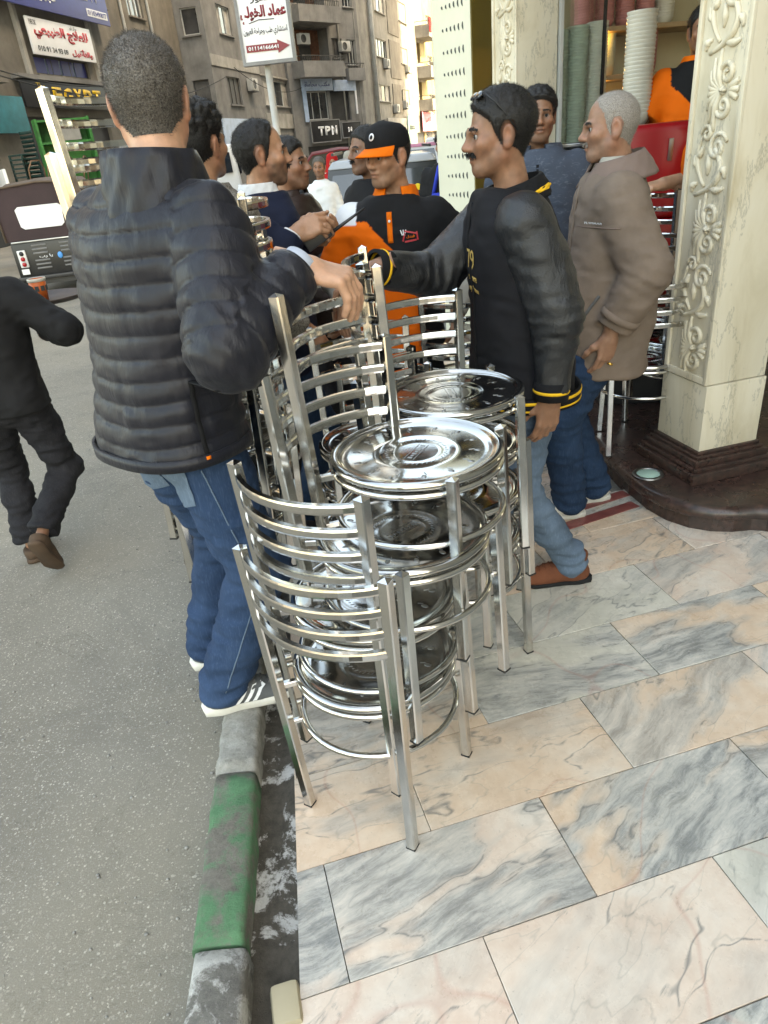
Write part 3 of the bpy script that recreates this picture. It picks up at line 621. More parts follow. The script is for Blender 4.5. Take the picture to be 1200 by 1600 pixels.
# ---------------------------------------------------------------- street facades
K = 1.35
def Zk(z): return 1.6 + (z - 1.6) * K
def building(name, label, P, d, u0, u1, H, m, openings=(), depth=9., recess=0., side=()):
    """P, d: a point and the direction of the facade line; openings (u0,u1,z0,z1,kind) on the front, side on its near end wall"""
    d = V(*d).normalized(); P = V(*P) * K; nrm = V(d.y, -d.x)
    o = P + d * (u0 * K) - nrm * (recess * K); L = (u1 - u0) * K
    t = thing(name, label, 'building', (o.x, o.y, -.1), math.atan2(d.y, d.x))
    def wall(ops, L, nm, tr):
        us = sorted({0., L, *[q for a in ops for q in a[:2]]}); zs = sorted({0., H, *[q for a in ops for q in a[2:4]]}); b = MB(); vid = {}
        def vert(u, z, y=0.): return tr(u, y, z)
        for i in range(len(us) - 1):
            for j in range(len(zs) - 1):
                cu, cz = (us[i]+us[i+1])/2, (zs[j]+zs[j+1])/2
                if any(a[0] < cu < a[1] and a[2] < cz < a[3] for a in ops): continue
                b.add([vert(us[i], zs[j]), vert(us[i+1], zs[j]), vert(us[i+1], zs[j+1]), vert(us[i], zs[j+1])], [(0, 1, 2, 3)])
        for a in ops:
            y = .9 if a[4] == 'recess' else .16
            for p, q in (((a[0], a[2]), (a[1], a[2])), ((a[1], a[2]), (a[1], a[3])), ((a[1], a[3]), (a[0], a[3])), ((a[0], a[3]), (a[0], a[2]))):
                b.add([vert(*p), vert(*q), vert(*q, y), vert(*p, y)], [(0, 1, 2, 3)])
        b.build(nm, m, t, recalc=False)
        for a in ops:
            w_, h_ = a[1] - a[0], a[3] - a[2]; cu, cz = (a[0]+a[1])/2, (a[2]+a[3])/2
            def bx(bb, c, s): 
                vs = []
                for z in (-1, 1):
                    for x, y in ((-1, -1), (1, -1), (1, 1), (-1, 1)): vs.append(tr(c[0] + x*s[0]/2, c[1] + y*s[1]/2, c[2] + z*s[2]/2))
                bb.add(vs, [(3, 2, 1, 0), (4, 5, 6, 7), (0, 1, 5, 4), (1, 2, 6, 5), (2, 3, 7, 6), (3, 0, 4, 7)])
            if a[4] == 'recess':
                bb = MB(); bx(bb, (cu, .95, cz), (w_, .1, h_)); bb.build('balcony_wall', 'brick_wall', t)
                bb = MB(); bx(bb, (cu + w_*.1, .88, cz - h_*.12), (w_*.3, .03, h_*.75)); bb.build('balcony_door', 'shutter', t); continue
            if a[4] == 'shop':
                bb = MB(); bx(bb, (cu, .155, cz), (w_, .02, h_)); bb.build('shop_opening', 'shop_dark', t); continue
            f = .05; bb = MB(); mul = 2 if w_ > .9 else 1
            for c, s in (((a[0]+f/2, .12, cz), (f, .06, h_)), ((a[1]-f/2, .12, cz), (f, .06, h_)), ((cu, .12, a[3]-f/2), (w_-2*f, .06, f)), ((cu, .12, a[2]+f/2), (w_-2*f, .06, f))): bx(bb, c, s)
            for k in range(1, mul + 1):
                if mul > 1 and k <= mul: bx(bb, (a[0] + w_*k/(mul+1), .121, cz), (f*.8, .055, h_-2*f))
            win = bb.build('window', 'frame_pale' if a[4] in ('white', 'glass') else 'iron', t)
            pm = {'white': 'curtain', 'glass': 'window_glass', 'shutter': 'shutter', 'board': 'pale_blue_board'}[a[4]]
            for k in range(mul + 1 if mul > 1 else 1):
                n_ = mul + 1 if mul > 1 else 1; bb = MB(); x0 = a[0] + w_*k/n_; bx(bb, (x0 + w_/n_/2, .135 + .008*(k % 2), cz), (w_/n_ - .01, .012, h_ - .02))
                bb.build('pane', pm if not (a[4] == 'white' and k % 2) else 'window_glass', win)
            bb = MB(); bx(bb, (cu, -.05, a[2] - .04), (w_ + .14, .12, .06)); bb.build('sill', m, win)
    sc = lambda ops, s0: [((a[0]-s0)*K, (a[1]-s0)*K, Zk(a[2])+.1, Zk(a[3])+.1, a[4]) for a in ops]
    wall(sc(openings, u0), L, 'front_wall', lambda u, y, z: (u, y, z))
    wall([(a[0]*K, a[1]*K, Zk(a[2])+.1, Zk(a[3])+.1, a[4]) for a in side], depth, 'end_wall', lambda u, y, z: (y, depth - u, z))
    b = MB(); b.add([(L, 0, 0), (L, depth, 0), (L, depth, H), (L, 0, H)], [(0, 1, 2, 3)]); b.add([(0, 0, H), (L, 0, H), (L, depth, H), (0, depth, H)], [(0, 1, 2, 3)]); b.add([(0, depth, 0), (L, depth, 0), (L, depth, H), (0, depth, H)], [(0, 1, 2, 3)])
    b.build('roof', m, t, recalc=False)
    return t
def bpart(t, name, m, u0, u, z, y, s, bev=0):
    """box on a facade: raw facade units for u and z, metres for y and size"""
    return MB().box(((u - u0) * K, y, Zk(z) + .1), s).build(name, m, t, bev=bev)
def on_wall(P, d, u, z, out=.0, recess=0.):
    d = V(*d).normalized(); P = V(*P) * K; nrm = V(d.y, -d.x); q = P + d * (u * K) + nrm * (out - recess * K); return (q.x, q.y, Zk(z)), math.atan2(d.y, d.x)
def ac_unit(P, d, u, z, label, rec=0.):
    loc, a = on_wall(P, d, u, z, .0, rec); t = thing('air_conditioner', label, 'air conditioner', loc, a, 'air conditioners on the facades')
    MB().box((0, -.22, 0), (.85, .34, .58)).build('case', 'ac_white', t, bev=.02)
    MB().lathe([(.0, 0), (.2, 0), (.22, .01), (.22, -.02), (.0, -.02)], 20, (-.14, -.395, 0), Rx(PI/2)).build('fan_grille', 'iron', t)
    MB().box((0, -.2, -.33), (.8, .4, .04)).build('bracket', 'iron', t)
def balcony(t, u0, ua, ub, z, dep=1.1, par=.75, m='cement_grey', rail=True):
    L = (ub - ua) * K; x = ((ua + ub)/2 - u0) * K; zz = Zk(z) + .1
    b = MB(); b.box((x, -dep/2, zz + .06), (L, dep, .12)); b.box((x, -dep + .05, zz + .12 + par/2), (L, .1, par)); b.box((x - L/2 + .05, -dep/2 + .05, zz + .12 + par/2), (.1, dep - .1, par)); b.box((x + L/2 - .05, -dep/2 + .05, zz + .12 + par/2), (.1, dep - .1, par))
    bo = b.build('balcony', m, t)
    if rail:
        r = MB(); zt = zz + .12 + par
        r.bar((x - L/2, -dep + .05, zt + .28), (x + L/2, -dep + .05, zt + .28), .05); r.bar((x - L/2 + .04, -dep + .05, zt + .28), (x - L/2 + .04, 0, zt + .28), .05)
        k = int(L / .16)
        for i in range(k + 1): r.bar((x - L/2 + .03 + (L - .06)*i/k, -dep + .05, zt), (x - L/2 + .03 + (L - .06)*i/k, -dep + .05, zt + .27), .025)
        r.build('railing', 'iron', bo)
PA, DA = (-6.75, 19.9), (.224, .975); PB3, DB3 = (-2.3, 38.5), (.7, .71); PB4, DB4 = (1, 41.8), (.3, .95); PB5, DB5 = (3.9, 51.1), (.3, .95); PB6, DB6 = (5.9, 57.5), (.35, .94)
b1 = building('shop_house', 'brown cement house with dark shop level below blue and white clinic signs', PA, DA, -12, 2.6, 17, 'cement_brown',
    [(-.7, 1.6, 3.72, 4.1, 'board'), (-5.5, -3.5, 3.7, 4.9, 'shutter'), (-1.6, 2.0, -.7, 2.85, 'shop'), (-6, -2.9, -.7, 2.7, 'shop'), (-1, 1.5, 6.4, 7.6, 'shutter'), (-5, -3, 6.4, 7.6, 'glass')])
for u in (-1.05, 1.98): bpart(b1, 'pilaster', 'cement_light', -12, u, 5.2, -.06, (.16, .12, 4.3))
bpart(b1, 'ledge', 'cement_grey', -12, .2, 3.62, -.14, (5.2, .28, .12)); bpart(b1, 'ledge', 'cement_brown', -12, -4, 3.5, -.25, (4.4, .5, .2))
for i, uu in enumerate((-.42, .15, .73, 1.3)): bpart(b1, 'poster', 'sign_blue', -12, uu, 3.9, .1, (.66, .01, .44))
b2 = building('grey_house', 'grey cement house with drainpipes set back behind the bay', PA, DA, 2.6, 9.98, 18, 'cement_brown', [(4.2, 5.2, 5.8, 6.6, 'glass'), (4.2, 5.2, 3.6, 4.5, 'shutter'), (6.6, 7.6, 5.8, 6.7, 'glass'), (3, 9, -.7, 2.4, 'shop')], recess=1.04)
for u in (3.1, 6.05, 7.9): 
    MB().tube([((u - 2.6)*K, -.07, 0), ((u - 2.6)*K, -.07, 17)], .065, 8).build('drainpipe', 'frame_pale', b2)
b2b = building('bay_house', 'grey cement house with projecting bay, white framed window and mural board', PA, DA, 10., 15.2, 18, 'cement_grey',
    [(11.4, 12.75, 5.7, 6.6, 'white'), (11.3, 12.7, 3.42, 4.34, 'shutter'), (11.4, 12.7, 7.9, 8.8, 'shutter'), (13.4, 15, -.7, 2.5, 'shop')], depth=9, side=[((9/K - .82), (9/K - .2), 5.55, 6.35, 'glass'), ((9/K - .82), (9/K - .2), 3.42, 4.2, 'shutter')])
bpart(b2b, 'string_course', 'cement_light', 10, 12.6, 4.78, -.02, (5.2*K - .02, .06, .47))
bpart(b2b, 'mural_board', 'pale_blue_board', 10, 11.6, 2.35, -.03, (4.2, .05, 1.6)); ac_unit(PA, DA, 13.7, 4.15, 'boxy air conditioner beside the bay window over the mural')
b2c = building('flat_house', 'grey house with one wide white shuttered window band', PA, DA, 15.2, 20.2, 18, 'cement_grey', [(15.6, 19.8, 3.5, 4.5, 'white'), (15.6, 19.8, 6.2, 7.3, 'glass'), (15.5, 20, -.7, 2.3, 'shop')], recess=.02)
bpart(b2c, 'string_course', 'cement_light', 15.2, 17.7, 2.9, -.06, (4.96*K, .12, .8)); bpart(b2c, 'string_course', 'cement_light', 15.2, 17.7, 4.62, -.04, (4.94*K, .08, .08))
b3 = building('balcony_house', 'cement house with stacked balconies above the black letter sign', PB3, DB3, -.1, 4.95, 22, 'cement_grey',
    [(.3, 2.75, 5.36, 6.7, 'recess'), (.3, 2.75, 7.6, 9.0, 'recess'), (4.0, 4.7, 5.2, 6.27, 'glass'), (3.0, 3.7, 5.5, 6.3, 'shutter'), (.75, 2.3, 2.9, 4.1, 'glass'), (2.5, 3.9, 2.8, 4.1, 'shop'), (.6, 4.2, -.7, 1.75, 'shop'), (4.0, 4.7, 7.6, 8.6, 'glass')])
balcony(b3, -.1, .2, 2.9, 4.62); balcony(b3, -.1, .3, 2.95, 6.78); balcony(b3, -.1, 3.7, 4.9, 4.5, .4, .6); balcony(b3, -.1, .3, 2.95, 9.0)
MB().tube([(3.55*K, -.08, 0), (3.55*K, -.08, 20)], .06, 8).build('drainpipe', 'cement_light', b3); ac_unit(PB3, DB3, 1.0, 6.2, 'air conditioner on the brick wall inside the open balcony'); ac_unit(PB3, DB3, 3.7, 5.95, 'air conditioner between two windows of the balcony house')
b4 = building('apartment_house', 'tall grey apartment house with a silver flue pipe and many air conditioners', PB4, DB4, 0, 12.2, 22, 'cement_tan',
    [(3.95, 6.2, 5.85, 6.7, 'glass'), (9.7, 11.6, 5.85, 6.7, 'glass'), (3.8, 6.3, 3.7, 4.5, 'white'), (9.3, 11.4, 3.75, 4.45, 'glass'), (9.75, 11.8, 8.06, 9.05, 'white'), (4.2, 6.3, 7.95, 8.8, 'white'), (3.5, 11.5, -.7, 1.9, 'shop')])
MB().tube([(2.75*K, -.2, 1.5), (2.75*K, -.2, 20)], .16, 10).build('flue_pipe', 'frame_pale', b4)
for z in (5.9, 8.1): bpart(b4, 'wall_panel', 'cement_brown', 0, 8.1, z, -.03, (2.6*K, .06, 1.9*K))
bpart(b4, 'wall_panel', 'cement_brown', 0, 8.0, 3.9, -.03, (2.2*K, .06, 1.5*K))
for u, z, l in ((5.4, 5.55, 'under the first floor window next to the flue pipe'), (10.8, 5.6, 'under the right first floor window of the tall house'), (7.0, 3.35, 'low on the wall over the tan shop sign'), (9.5, 3.6, 'under the low right window of the tall house')): ac_unit(PB4, DB4, u, z, 'air conditioner ' + l)
b5 = building('corner_house', 'far house with stacked side balconies and a red rug', PB5, DB5, 0, 10, 22, 'cement_tan', [(7.9, 9.4, 6.3, 7.2, 'white'), (7.9, 9.5, 4.1, 4.9, 'white'), (8.1, 9.7, 8.6, 9.6, 'glass'), (5, 7.4, 6.2, 7.4, 'recess'), (5, 7.4, 4.0, 5.1, 'recess'), (1, 9, -.7, 2, 'shop')])
for z in (3.3, 5.25, 7.55): balcony(b5, 0, 4.7, 7.6, z, 1.3, .8)
MB().box((5.0*K, -1.34, Zk(8.3)), (.9, .04, 1.1)).build('rug', 'red_cloth', b5)
b6 = building('sunlit_house', 'farthest yellow house with sunlit wall at the street end', PB6, DB6, -.5, 30, 24, 'plaster_yellow', [(u, u + 1.3, z, z + 1.2, k) for u, k in ((1.5, 'glass'), (4.2, 'white'), (7, 'glass'), (10, 'shutter'), (13, 'glass'), (17, 'glass')) for z in (3.2, 5.6, 8.0, 10.4)] + [(0, 12, -.7, 2, 'shop')])
for z in (4.9, 7.3, 9.7): balcony(b6, -.5, 3.6, 6.2, z, 1., .7, 'plaster_yellow')
# unseen block added right of the far street, behind the post, for shade
MB_ = MB(); rbld = thing('shade_block', 'unseen long cement block added to shade the street', 'building', (4.6, 13.6, -.1), RAD(-16))
MB().box((6, 26, 14), (12, 52, 28)).build('walls', 'cement_tan', rbld)
# ---------------------------------------------------------------- signs
def sign(name, label, P, d, ua, ub, za, zb, m, out=.12, frame=None, th=.06):
    (loc, a) = on_wall(P, d, (ua+ub)/2, (za+zb)/2, out); w_, h_ = (ub-ua)*K, (zb-za)*K
    t = thing(name, label, 'sign', loc, a); t['w'] = w_; t['h'] = h_
    MB().box((0, 0, 0), (w_, th, h_)).build('board', m, t, bev=.01)
    if frame:
        b = MB(); f = .06
        for c, s in (((0, -.01, h_/2), (w_, th + .03, f)), ((0, -.01, -h_/2), (w_, th + .03, f)), ((w_/2, -.01, 0), (f, th + .032, h_ - f)), ((-w_/2, -.01, 0), (f, th + .032, h_ - f))): b.box(c, s)
        b.build('frame', frame, t)
    return t, w_, h_
t, w_, h_ = sign('blue_banner', 'dark blue banner with white lettering over the clinic sign', PA, DA, -6, 2.75, 4.95, 6.0, 'sign_blue', .35)
text('lettering', arabic('تجهيز وحدات تسنين'), 4.2, .36, 'sign_white', t, (.6, -.04, -.32), bold=.03); letters('lW', 1.5, .7, 'sign_white', t, (w_/2 - 1.2, -.04, .22), bold=.02); MB().box((w_/2 - .8, -.034, -.45), (1.3, .01, .22)).build('number_plate', 'sign_white', t); text('lettering', '01103490077', 1.2, .15, 'sign_blue', t, (w_/2 - .8, -.045, -.45), bold=.02)
t, w_, h_ = sign('clinic_sign', 'white clinic sign with red Arabic lettering and a phone number', PA, DA, -.85, 1.78, 4.08, 4.80, 'sign_white', .2)
text('lettering', arabic('للعلاج الطبيعي'), w_*.86, h_*.42, 'sign_red', t, (0, -.04, h_*.14), bold=.06); text('lettering', arabic('والتأهيل'), w_*.36, h_*.26, 'sign_red', t, (w_*.27, -.04, -h_*.3), bold=.05); text('lettering', '010 91 34 93 09', w_*.46, h_*.15, 'sign_black', t, (-w_*.2, -.04, -h_*.32), bold=.02)
text('lettering', 'POWER CLINIC', w_*.1, h_*.14, 'sign_black', t, (-w_*.42, -.04, h_*.36)); text('lettering', arabic('مركز باور'), w_*.12, h_*.12, 'sign_black', t, (w_*.2, -.04, h_*.40))
t, w_, h_ = sign('shop_name_sign', 'black shop sign with worn yellow capital letters reading EGYPT', PA, DA, -1.7, 2.3, 3.02, 3.55, 'sign_black', .2)
letters('EGYPT', w_*.55, h_*.62, 'sign_yellow', t, (w_*.05, -.04, 0), bold=.045); text('lettering', 'The', w_*.08, h_*.25, 'sign_yellow', t, (-w_*.32, -.04, h_*.3)); MB().ball((-w_*.3, -.05, -.02), (.13, .03, .13), 14, 8).build('globe', 'pale_blue_board', t)
t, w_, h_ = sign('roller_box', 'teal roller shutter panel beside the black yellow-lettered sign', PA, DA, -4.2, -1.9, 2.5, 3.2, 'teal_paint', .3)
t, w_, h_ = sign('letter_sign', 'black framed sign with pale capital letters reading TPM', PB3, DB3, .75, 2.75, 1.9, 2.85, 'sign_black', .25, 'sign_grey'); letters('TPM', w_*.68, h_*.42, 'sign_white', t, (w_*.06, -.05, .02), bold=.05)
t, w_, h_ = sign('small_letter_sign', 'narrow black framed sign beside the TPM sign', PB3, DB3, 2.9, 4.3, 2.0, 2.7, 'sign_black', .25, 'sign_grey'); text('lettering', 'M', w_*.2, h_*.3, 'sign_white', t, (-w_*.1, -.05, .02), bold=.05)
t, w_, h_ = sign('blue_lintel_board', 'pale blue notice board running above and beside the first floor shop window', PB3, DB3, .55, 2.65, 4.12, 4.62, 'pale_blue_board', .12); text('lettering', arabic('مكتب محاماة'), w_*.8, h_*.5, 'sign_blue', t, (0, -.04, 0), bold=.01)
MB().box((-w_*.43, 0, -h_*1.8), (.34, .05, h_*2.6)).build('side_board', 'pale_blue_board', t)
t, w_, h_ = sign('pale_lintel_board', 'pale board above the dark first floor window by the flue pipe', PB3, DB3, 2.7, 4.3, 4.08, 4.55, 'pale_blue_board', .12); MB().box((w_*.47, 0, -h_*1.6), (.14, .05, h_*2.2)).build('side_board', 'sign_white', t)
t, w_, h_ = sign('white_wall_notice', 'small white notice on the wall above the pale boards', PB3, DB3, 2.75, 3.75, 4.68, 5.15, 'cement_light', .06); text('lettering', arabic('دكتور'), w_*.7, h_*.45, 'sign_red', t, (0, -.035, 0))
t, w_, h_ = sign('tan_shop_sign', 'tan shop sign with dark lettering below the air conditioners', PB4, DB4, 4.7, 9.4, 2.02, 2.85, 'cement_light', .2); text('lettering', 'E-Morow', w_*.6, h_*.45, 'sign_black', t, (0, -.04, 0), bold=.03)
t, w_, h_ = sign('mint_shop_sign', 'mint green shop sign next to the tan sign', PB4, DB4, 9.6, 12.1, 1.3, 3.0, 'mint_paint', .25); text('lettering', 'oooo', w_*.6, h_*.18, 'sign_black', t, (0, -.04, h_*.1), bold=.05)
t, w_, h_ = sign('pink_shop_sign', 'pink shop sign with red lettering on the far corner house', PB5, DB5, 4.5, 8.2, 2.05, 3.25, 'pink_paint', .3); text('lettering', arabic('عصير'), w_*.6, h_*.4, 'sign_red', t, (0, -.04, .1), bold=.03)
t, w_, h_ = sign('grey_shop_sign', 'grey poster board beside the pink shop sign', PB5, DB5, 8.4, 10.4, 2.05, 3.1, 'sign_grey', .3)
t, w_, h_ = sign('pink_far_sign', 'second pink board farther down the street', PB6, DB6, 3.0, 6.5, 1.9, 2.9, 'pink_paint', .3)
def pole_sign(label, x, y, a, w_, h_, zb, top, m):
    t = thing('pole_sign', label, 'sign', (x, y, -.1), a)
    MB().lathe([(.055, 0), (.05, .4), (.045, top)], 14, caps=True).build('pole', 'frame_pale', t); MB().lathe([(.11, 0), (.11, .02), (.06, .03)], 16).build('base_flange', 'iron', t)
    z = zb + .1 + h_/2; MB().box((.06, -.1, z), (w_, .1, h_)).build('light_box', 'sign_white', t, bev=.01)
    b = MB()
    for c, s in (((.06, -.1, z + h_/2), (w_ + .04, .13, .04)), ((.06, -.1, z - h_/2), (w_ + .04, .13, .04)), ((.06 + w_/2, -.1, z), (.04, .128, h_ - .04)), ((.06 - w_/2, -.1, z), (.04, .128, h_ - .04))): b.box(c, s)
    b.build('frame', 'sign_grey', t); c = lambda dx, dz: (.06 + dx*w_, -.153, z + dz*h_)
    text('lettering', arabic('دكتور'), w_*.48, h_*.085, 'sign_black', t, c(.02, .19), bold=.02); text('lettering', arabic('عماد الخولي'), w_*.9, h_*.19, 'sign_maroon', t, c(0, .03), bold=.05)
    text('lettering', arabic('استشاري طب وجراحة العيون'), w_*.86, h_*.10, 'sign_black', t, c(0, -.16), bold=.01)
    MB().sweep([c(-.3, -.06), c(-.1, -.03), c(.2, -.035)], [(-.004, -.002), (.004, -.002), (.004, .002), (-.004, .002)], up=(0, 1, 0)).build('flourish', 'sign_black', t)
    ar = [(-.42, -.04), (.2, -.04), (.2, -.075), (.44, 0), (.2, .075), (.2, .04), (-.42, .04)]
    MB().prism([(p[0]*w_, p[1]*h_) for p in ar], 0, .006, Rx(PI/2), c(0, -.335)).build('arrow', 'sign_maroon', t); text('lettering', '01114166641', w_*.6, h_*.045, 'sign_white', t, (c(-.08, 0)[0], -.163, z - .335*h_), bold=.03)
    MB().lathe([(.0, 0), (.09*w_, 0), (.1*w_, .003), (0, .004)], 18, c(.24, .38), Rx(PI/2)).build('eye_emblem', 'pale_blue_board', t); MB().lathe([(.0, 0), (.04*w_, 0), (0, .004)], 14, (c(.24, 0)[0], -.16, z + .38*h_), Rx(PI/2)).build('eye_emblem', 'sign_black', t)
    text('lettering', arabic('عيادة'), w_*.3, h_*.06, 'sign_blue', t, c(-.28, .38))
pole_sign('white doctor sign with red arrow on a pole, in front of the balcony house', -.93, 10.96, RAD(-4), .66, .98, 2.66, 3.7, 0)
pole_sign('smaller-looking white doctor sign on a farther pole, beside the sunlit house', 2.77, 21.6, RAD(-8), .62, .98, 2.85, 5.2, 0)
# ---------------------------------------------------------------- vehicles
def wheel(t, x, y, r, wd, m='plate_steel'):
    w_ = MB().lathe([(r*.62, -wd/2), (r*.92, -wd/2), (r, -wd*.3), (r, wd*.3), (r*.92, wd/2), (r*.62, wd/2)], 22, (x, y, r), Ry(PI/2)).build('wheel', 'black_rubber', t)
    MB().lathe([(0, -wd*.3), (r*.3, -wd*.35), (r*.62, -wd*.45), (r*.62, wd*.45), (r*.3, wd*.35), (0, wd*.3)], 18, (x, y, r), Ry(PI/2)).build('rim', m, w_)
def tuk_tuk(label, loc, rz, canvas, top, win, letters=True, plate=True):
    """three-wheeler seen from behind: local +Y is forward, rear face at y=0"""
    t = thing('tuk_tuk', label, 'tuk-tuk', loc, rz)
    b = MB(); pr = [(-.66, .86), (-.68, 1.25), (-.64, 1.50), (-.52, 1.62), (0, 1.66), (.52, 1.62), (.64, 1.50), (.68, 1.25), (.66, .86)]; n = len(pr); vs = []
    for yv, s, dz in ((.03, 1, -.0), (.0, 1., .0), (.5, 1.01, .06), (1.4, 1., .06), (1.9, .9, -.02)): vs += [(x*s, yv, .86 + (z-.86)*1. + dz*(z-.86)) for x, z in pr]
    fs = [(i*n+k, i*n+k+1, (i+1)*n+k+1, (i+1)*n+k) for i in range(1, 4) for k in range(n-1)]
    b.add(vs, fs, True); b.build('canopy', top, t)
    MB().prism([(x, z) for x, z in pr], 0, .03, Rx(PI/2), (0, .02, 0)).build('rear_curtain', canvas, t)
    MB().sweep([(x*1.01, -.012, z) for x, z in pr], [(-.014, -.02), (.014, -.02), (.014, .02), (-.014, .02)], up=(0, 1, 0)).build('piping', top, t)
    rw = [(-.34, 1.02), (.2, 1.02), (.25, 1.06), (.27, 1.30), (.22, 1.34), (-.36, 1.34), (-.41, 1.30), (-.39, 1.06)]
    MB().prism(rw, 0, .012, Rx(PI/2), (0, -.012, 0)).build('rear_window', win, t)
    bd = MB(); bd.box((0, .45, .56), (1.28, .86, .56)); bd.build('rear_body', 'black_paint', t, bev=.03)
    MB().box((0, .01, .845), (1.22, .05, .022)).build('trim_strip', 'plate_steel', t, bev=.006)
    for sx in (-1, 1):
        for k in range(6): MB().box((sx*.21 - .02, .012, .44 + .058*k + (.05 if k > 2 else 0)), (.22, .022, .016), Rx(.5)).build('louvre', 'sign_grey', t)
        lc = MB().box((sx*.51, .008, .60), (.13, .04, .26)).build('tail_lamp', 'lamp_white', t, bev=.02)
        for z in (.52, .60, .68): MB().lathe([(0, 0), (.035, 0), (.03, .014), (0, .018)], 14, (sx*.51, -.013, z), Rx(PI/2)).build('lens', 'tail_red' if z < .65 else 'sign_black', lc)
        wheel(t, sx*.56, .42, .23, .13)
        b = MB(); b.box((sx*.6, .1, .22), (.1, .03, .22)); b.build('mud_flap', 'black_rubber', t)
    if plate: MB().box((.57, -.016, .40), (.22, .008, .13)).build('number_plate', 'orange_plate', t); text('lettering', '٤٧١', .16, .06, 'sign_black', t, (.57, -.022, .385), bold=.02)
    MB().box((.55, -.012, .80), (.16, .01, .06)).build('sticker', 'mint_paint', t)
    if letters:
        text('lettering', arabic('يا رب'), .2, .05, 'sign_white', t, (-.16, -.01, .61), bold=.02); MB().ball((.05, .0, .6), (.04, .012, .05), 10, 6).build('drop_sticker', 'cyan_mark', t)
        MB().box((-.52, -.013, .41), (.11, .01, .08)).build('sticker', 'sign_white', t)
    MB().box((0, -.05, .31), (1.3, .06, .05)).build('bumper', 'dark_metal', t, bev=.012); MB().box((0, .2, .24), (1.1, .3, .1)).build('underframe', 'dark_metal', t)
    fr = MB(); fr.box((0, 1.75, .55), (.9, .9, .5), taper=.7); fr.build('front_cowl', 'black_paint', t, bev=.06); wheel(t, 0, 2.25, .23, .1)
    for sx in (-1, 1): MB().bar((sx*.6, 1.55, .6), (sx*.58, 1.3, 1.6), .03).build('canopy_post', 'black_paint', t)
    return t
tuk_tuk('black tuk-tuk with dark brown canvas back and white rear window on the road', (-4.75, 11.9, -.1), RAD(12), 'brown_canvas', 'tan_canvas', 'sign_white')
tuk_tuk('black tuk-tuk with dark red roof behind the man in white', (-.12, 14.6, -.1), RAD(3), 'car_black', 'red_canvas', 'white_paint', False, False)
def car(name, label, cat, loc, rz, L, W_, H, body, roofm, hatch=True):
    """local +Y forward, rear face at y=0"""
    t = thing(name, label, cat, loc, rz); hw = W_/2; b = MB()
    pro = [(.0, .35), (-.04, .62), (.02, .95), (.06, 1.0)]
    # lower shell
    secs = [(.0, .34, .92), (.08, .30, .98), (L*.25, .26, 1.0), (L*.7, .26, .98), (L*.93, .3, .9), (L, .4, .72)]; vs = []; n = 8
    for y, z0, k in secs:
        zt = H*.56*k; ww = hw*(.96 if y in (0., L) else 1)
        vs += [(-ww*.9, y, z0), (-ww, y, z0 + .12), (-ww*1.01, y, zt*.7), (-ww*.95, y, zt), (ww*.95, y, zt), (ww*1.01, y, zt*.7), (ww, y, z0 + .12), (ww*.9, y, z0)]
    fs = [(i*n+k, i*n+(k+1) % n, (i+1)*n+(k+1) % n, (i+1)*n+k) for i in range(len(secs)-1) for k in range(n)] + [tuple(range(n)), tuple((len(secs)-1)*n+k for k in range(n-1, -1, -1))]
    b.add(vs, fs, False); b.build('body_shell', body, t, bev=.05, seg=3)
    # greenhouse and roof
    g = MB(); zt = H*.55; rings = [(0.10, L*.70, .93, zt), (.26, L*.58, .82, H*.93)]
    vs = []
    for ya, yb, k, z in rings: vs += [(-hw*k, ya, z), (hw*k, ya, z), (hw*k, yb, z), (-hw*k, yb, z)]
    g.add(vs, [(0, 1, 5, 4), (1, 2, 6, 5), (2, 3, 7, 6), (3, 0, 4, 7)]); g.build('cabin_frame', body, t)
    r = MB(); r.box((0, (.24 + L*.58)/2, H*.955), (W_*.84, L*.58 - .2, .1), taper=.9); r.build('roof', roofm, t, bev=.04, seg=3)
    MB().add([(-hw*.86, .115, zt + .06), (hw*.86, .115, zt + .06), (hw*.76, .235, H*.88), (-hw*.76, .235, H*.88)], [(0, 1, 2, 3)]).build('rear_window', 'car_glass', t)
    for sx in (-1, 1):
        for ya, yb in ((.32, L*.3), (L*.33, L*.55)): MB().add([(sx*hw*.925, ya, zt + .06), (sx*hw*.925, yb, zt + .06), (sx*hw*.845, yb - .06, H*.88), (sx*hw*.845, ya + .06, H*.88)], [(0, 1, 2, 3)]).build('side_window', 'car_glass', t)
        MB().box((sx*hw*.9, .0, H*.46), (.14, .06, .42)).build('tail_lamp', 'tail_red', t, bev=.02)
        wheel(t, sx*hw*.88, .75, .34, .2); wheel(t, sx*hw*.88, L - .85, .34, .2)
        MB().bar((sx*hw*.74, .35, H + .06), (sx*hw*.74, L*.55, H + .06), .035).build('roof_rail', 'dark_metal', t)
    MB().box((0, -.04, .48), (W_*.96, .12, .2)).build('bumper', 'dark_metal', t, bev=.03); MB().box((0, -.005, .78), (.5, .03, .13)).build('number_plate', 'sign_white', t)
    MB().ball((.45, .17, zt + .28), (.05, .008, .05), 10, 6).build('sticker', 'leaf_yellow', t); MB().box((.3, .145, zt + .1), (.12, .008, .12)).build('sticker', 'pale_blue_board', t)
    return t
car('parked_car', 'silver-roofed dark sport utility car behind the man in the cap', 'car', (.43, 10.0, -.1), RAD(-3), 4.4, 1.75, 1.56, 'car_black', 'silver_paint')
car('parked_car', 'white car with pale pink roof load farther down the street', 'car', (2.2, 25.5, -.1), RAD(-8), 4.2, 1.7, 1.6, 'white_paint', 'pink_paint')
car('parked_car', 'small white car standing far off by the shop fronts', 'car', (3.6, 28.5, -.1), RAD(-8), 4.2, 1.75, 1.75, 'white_paint', 'white_paint')
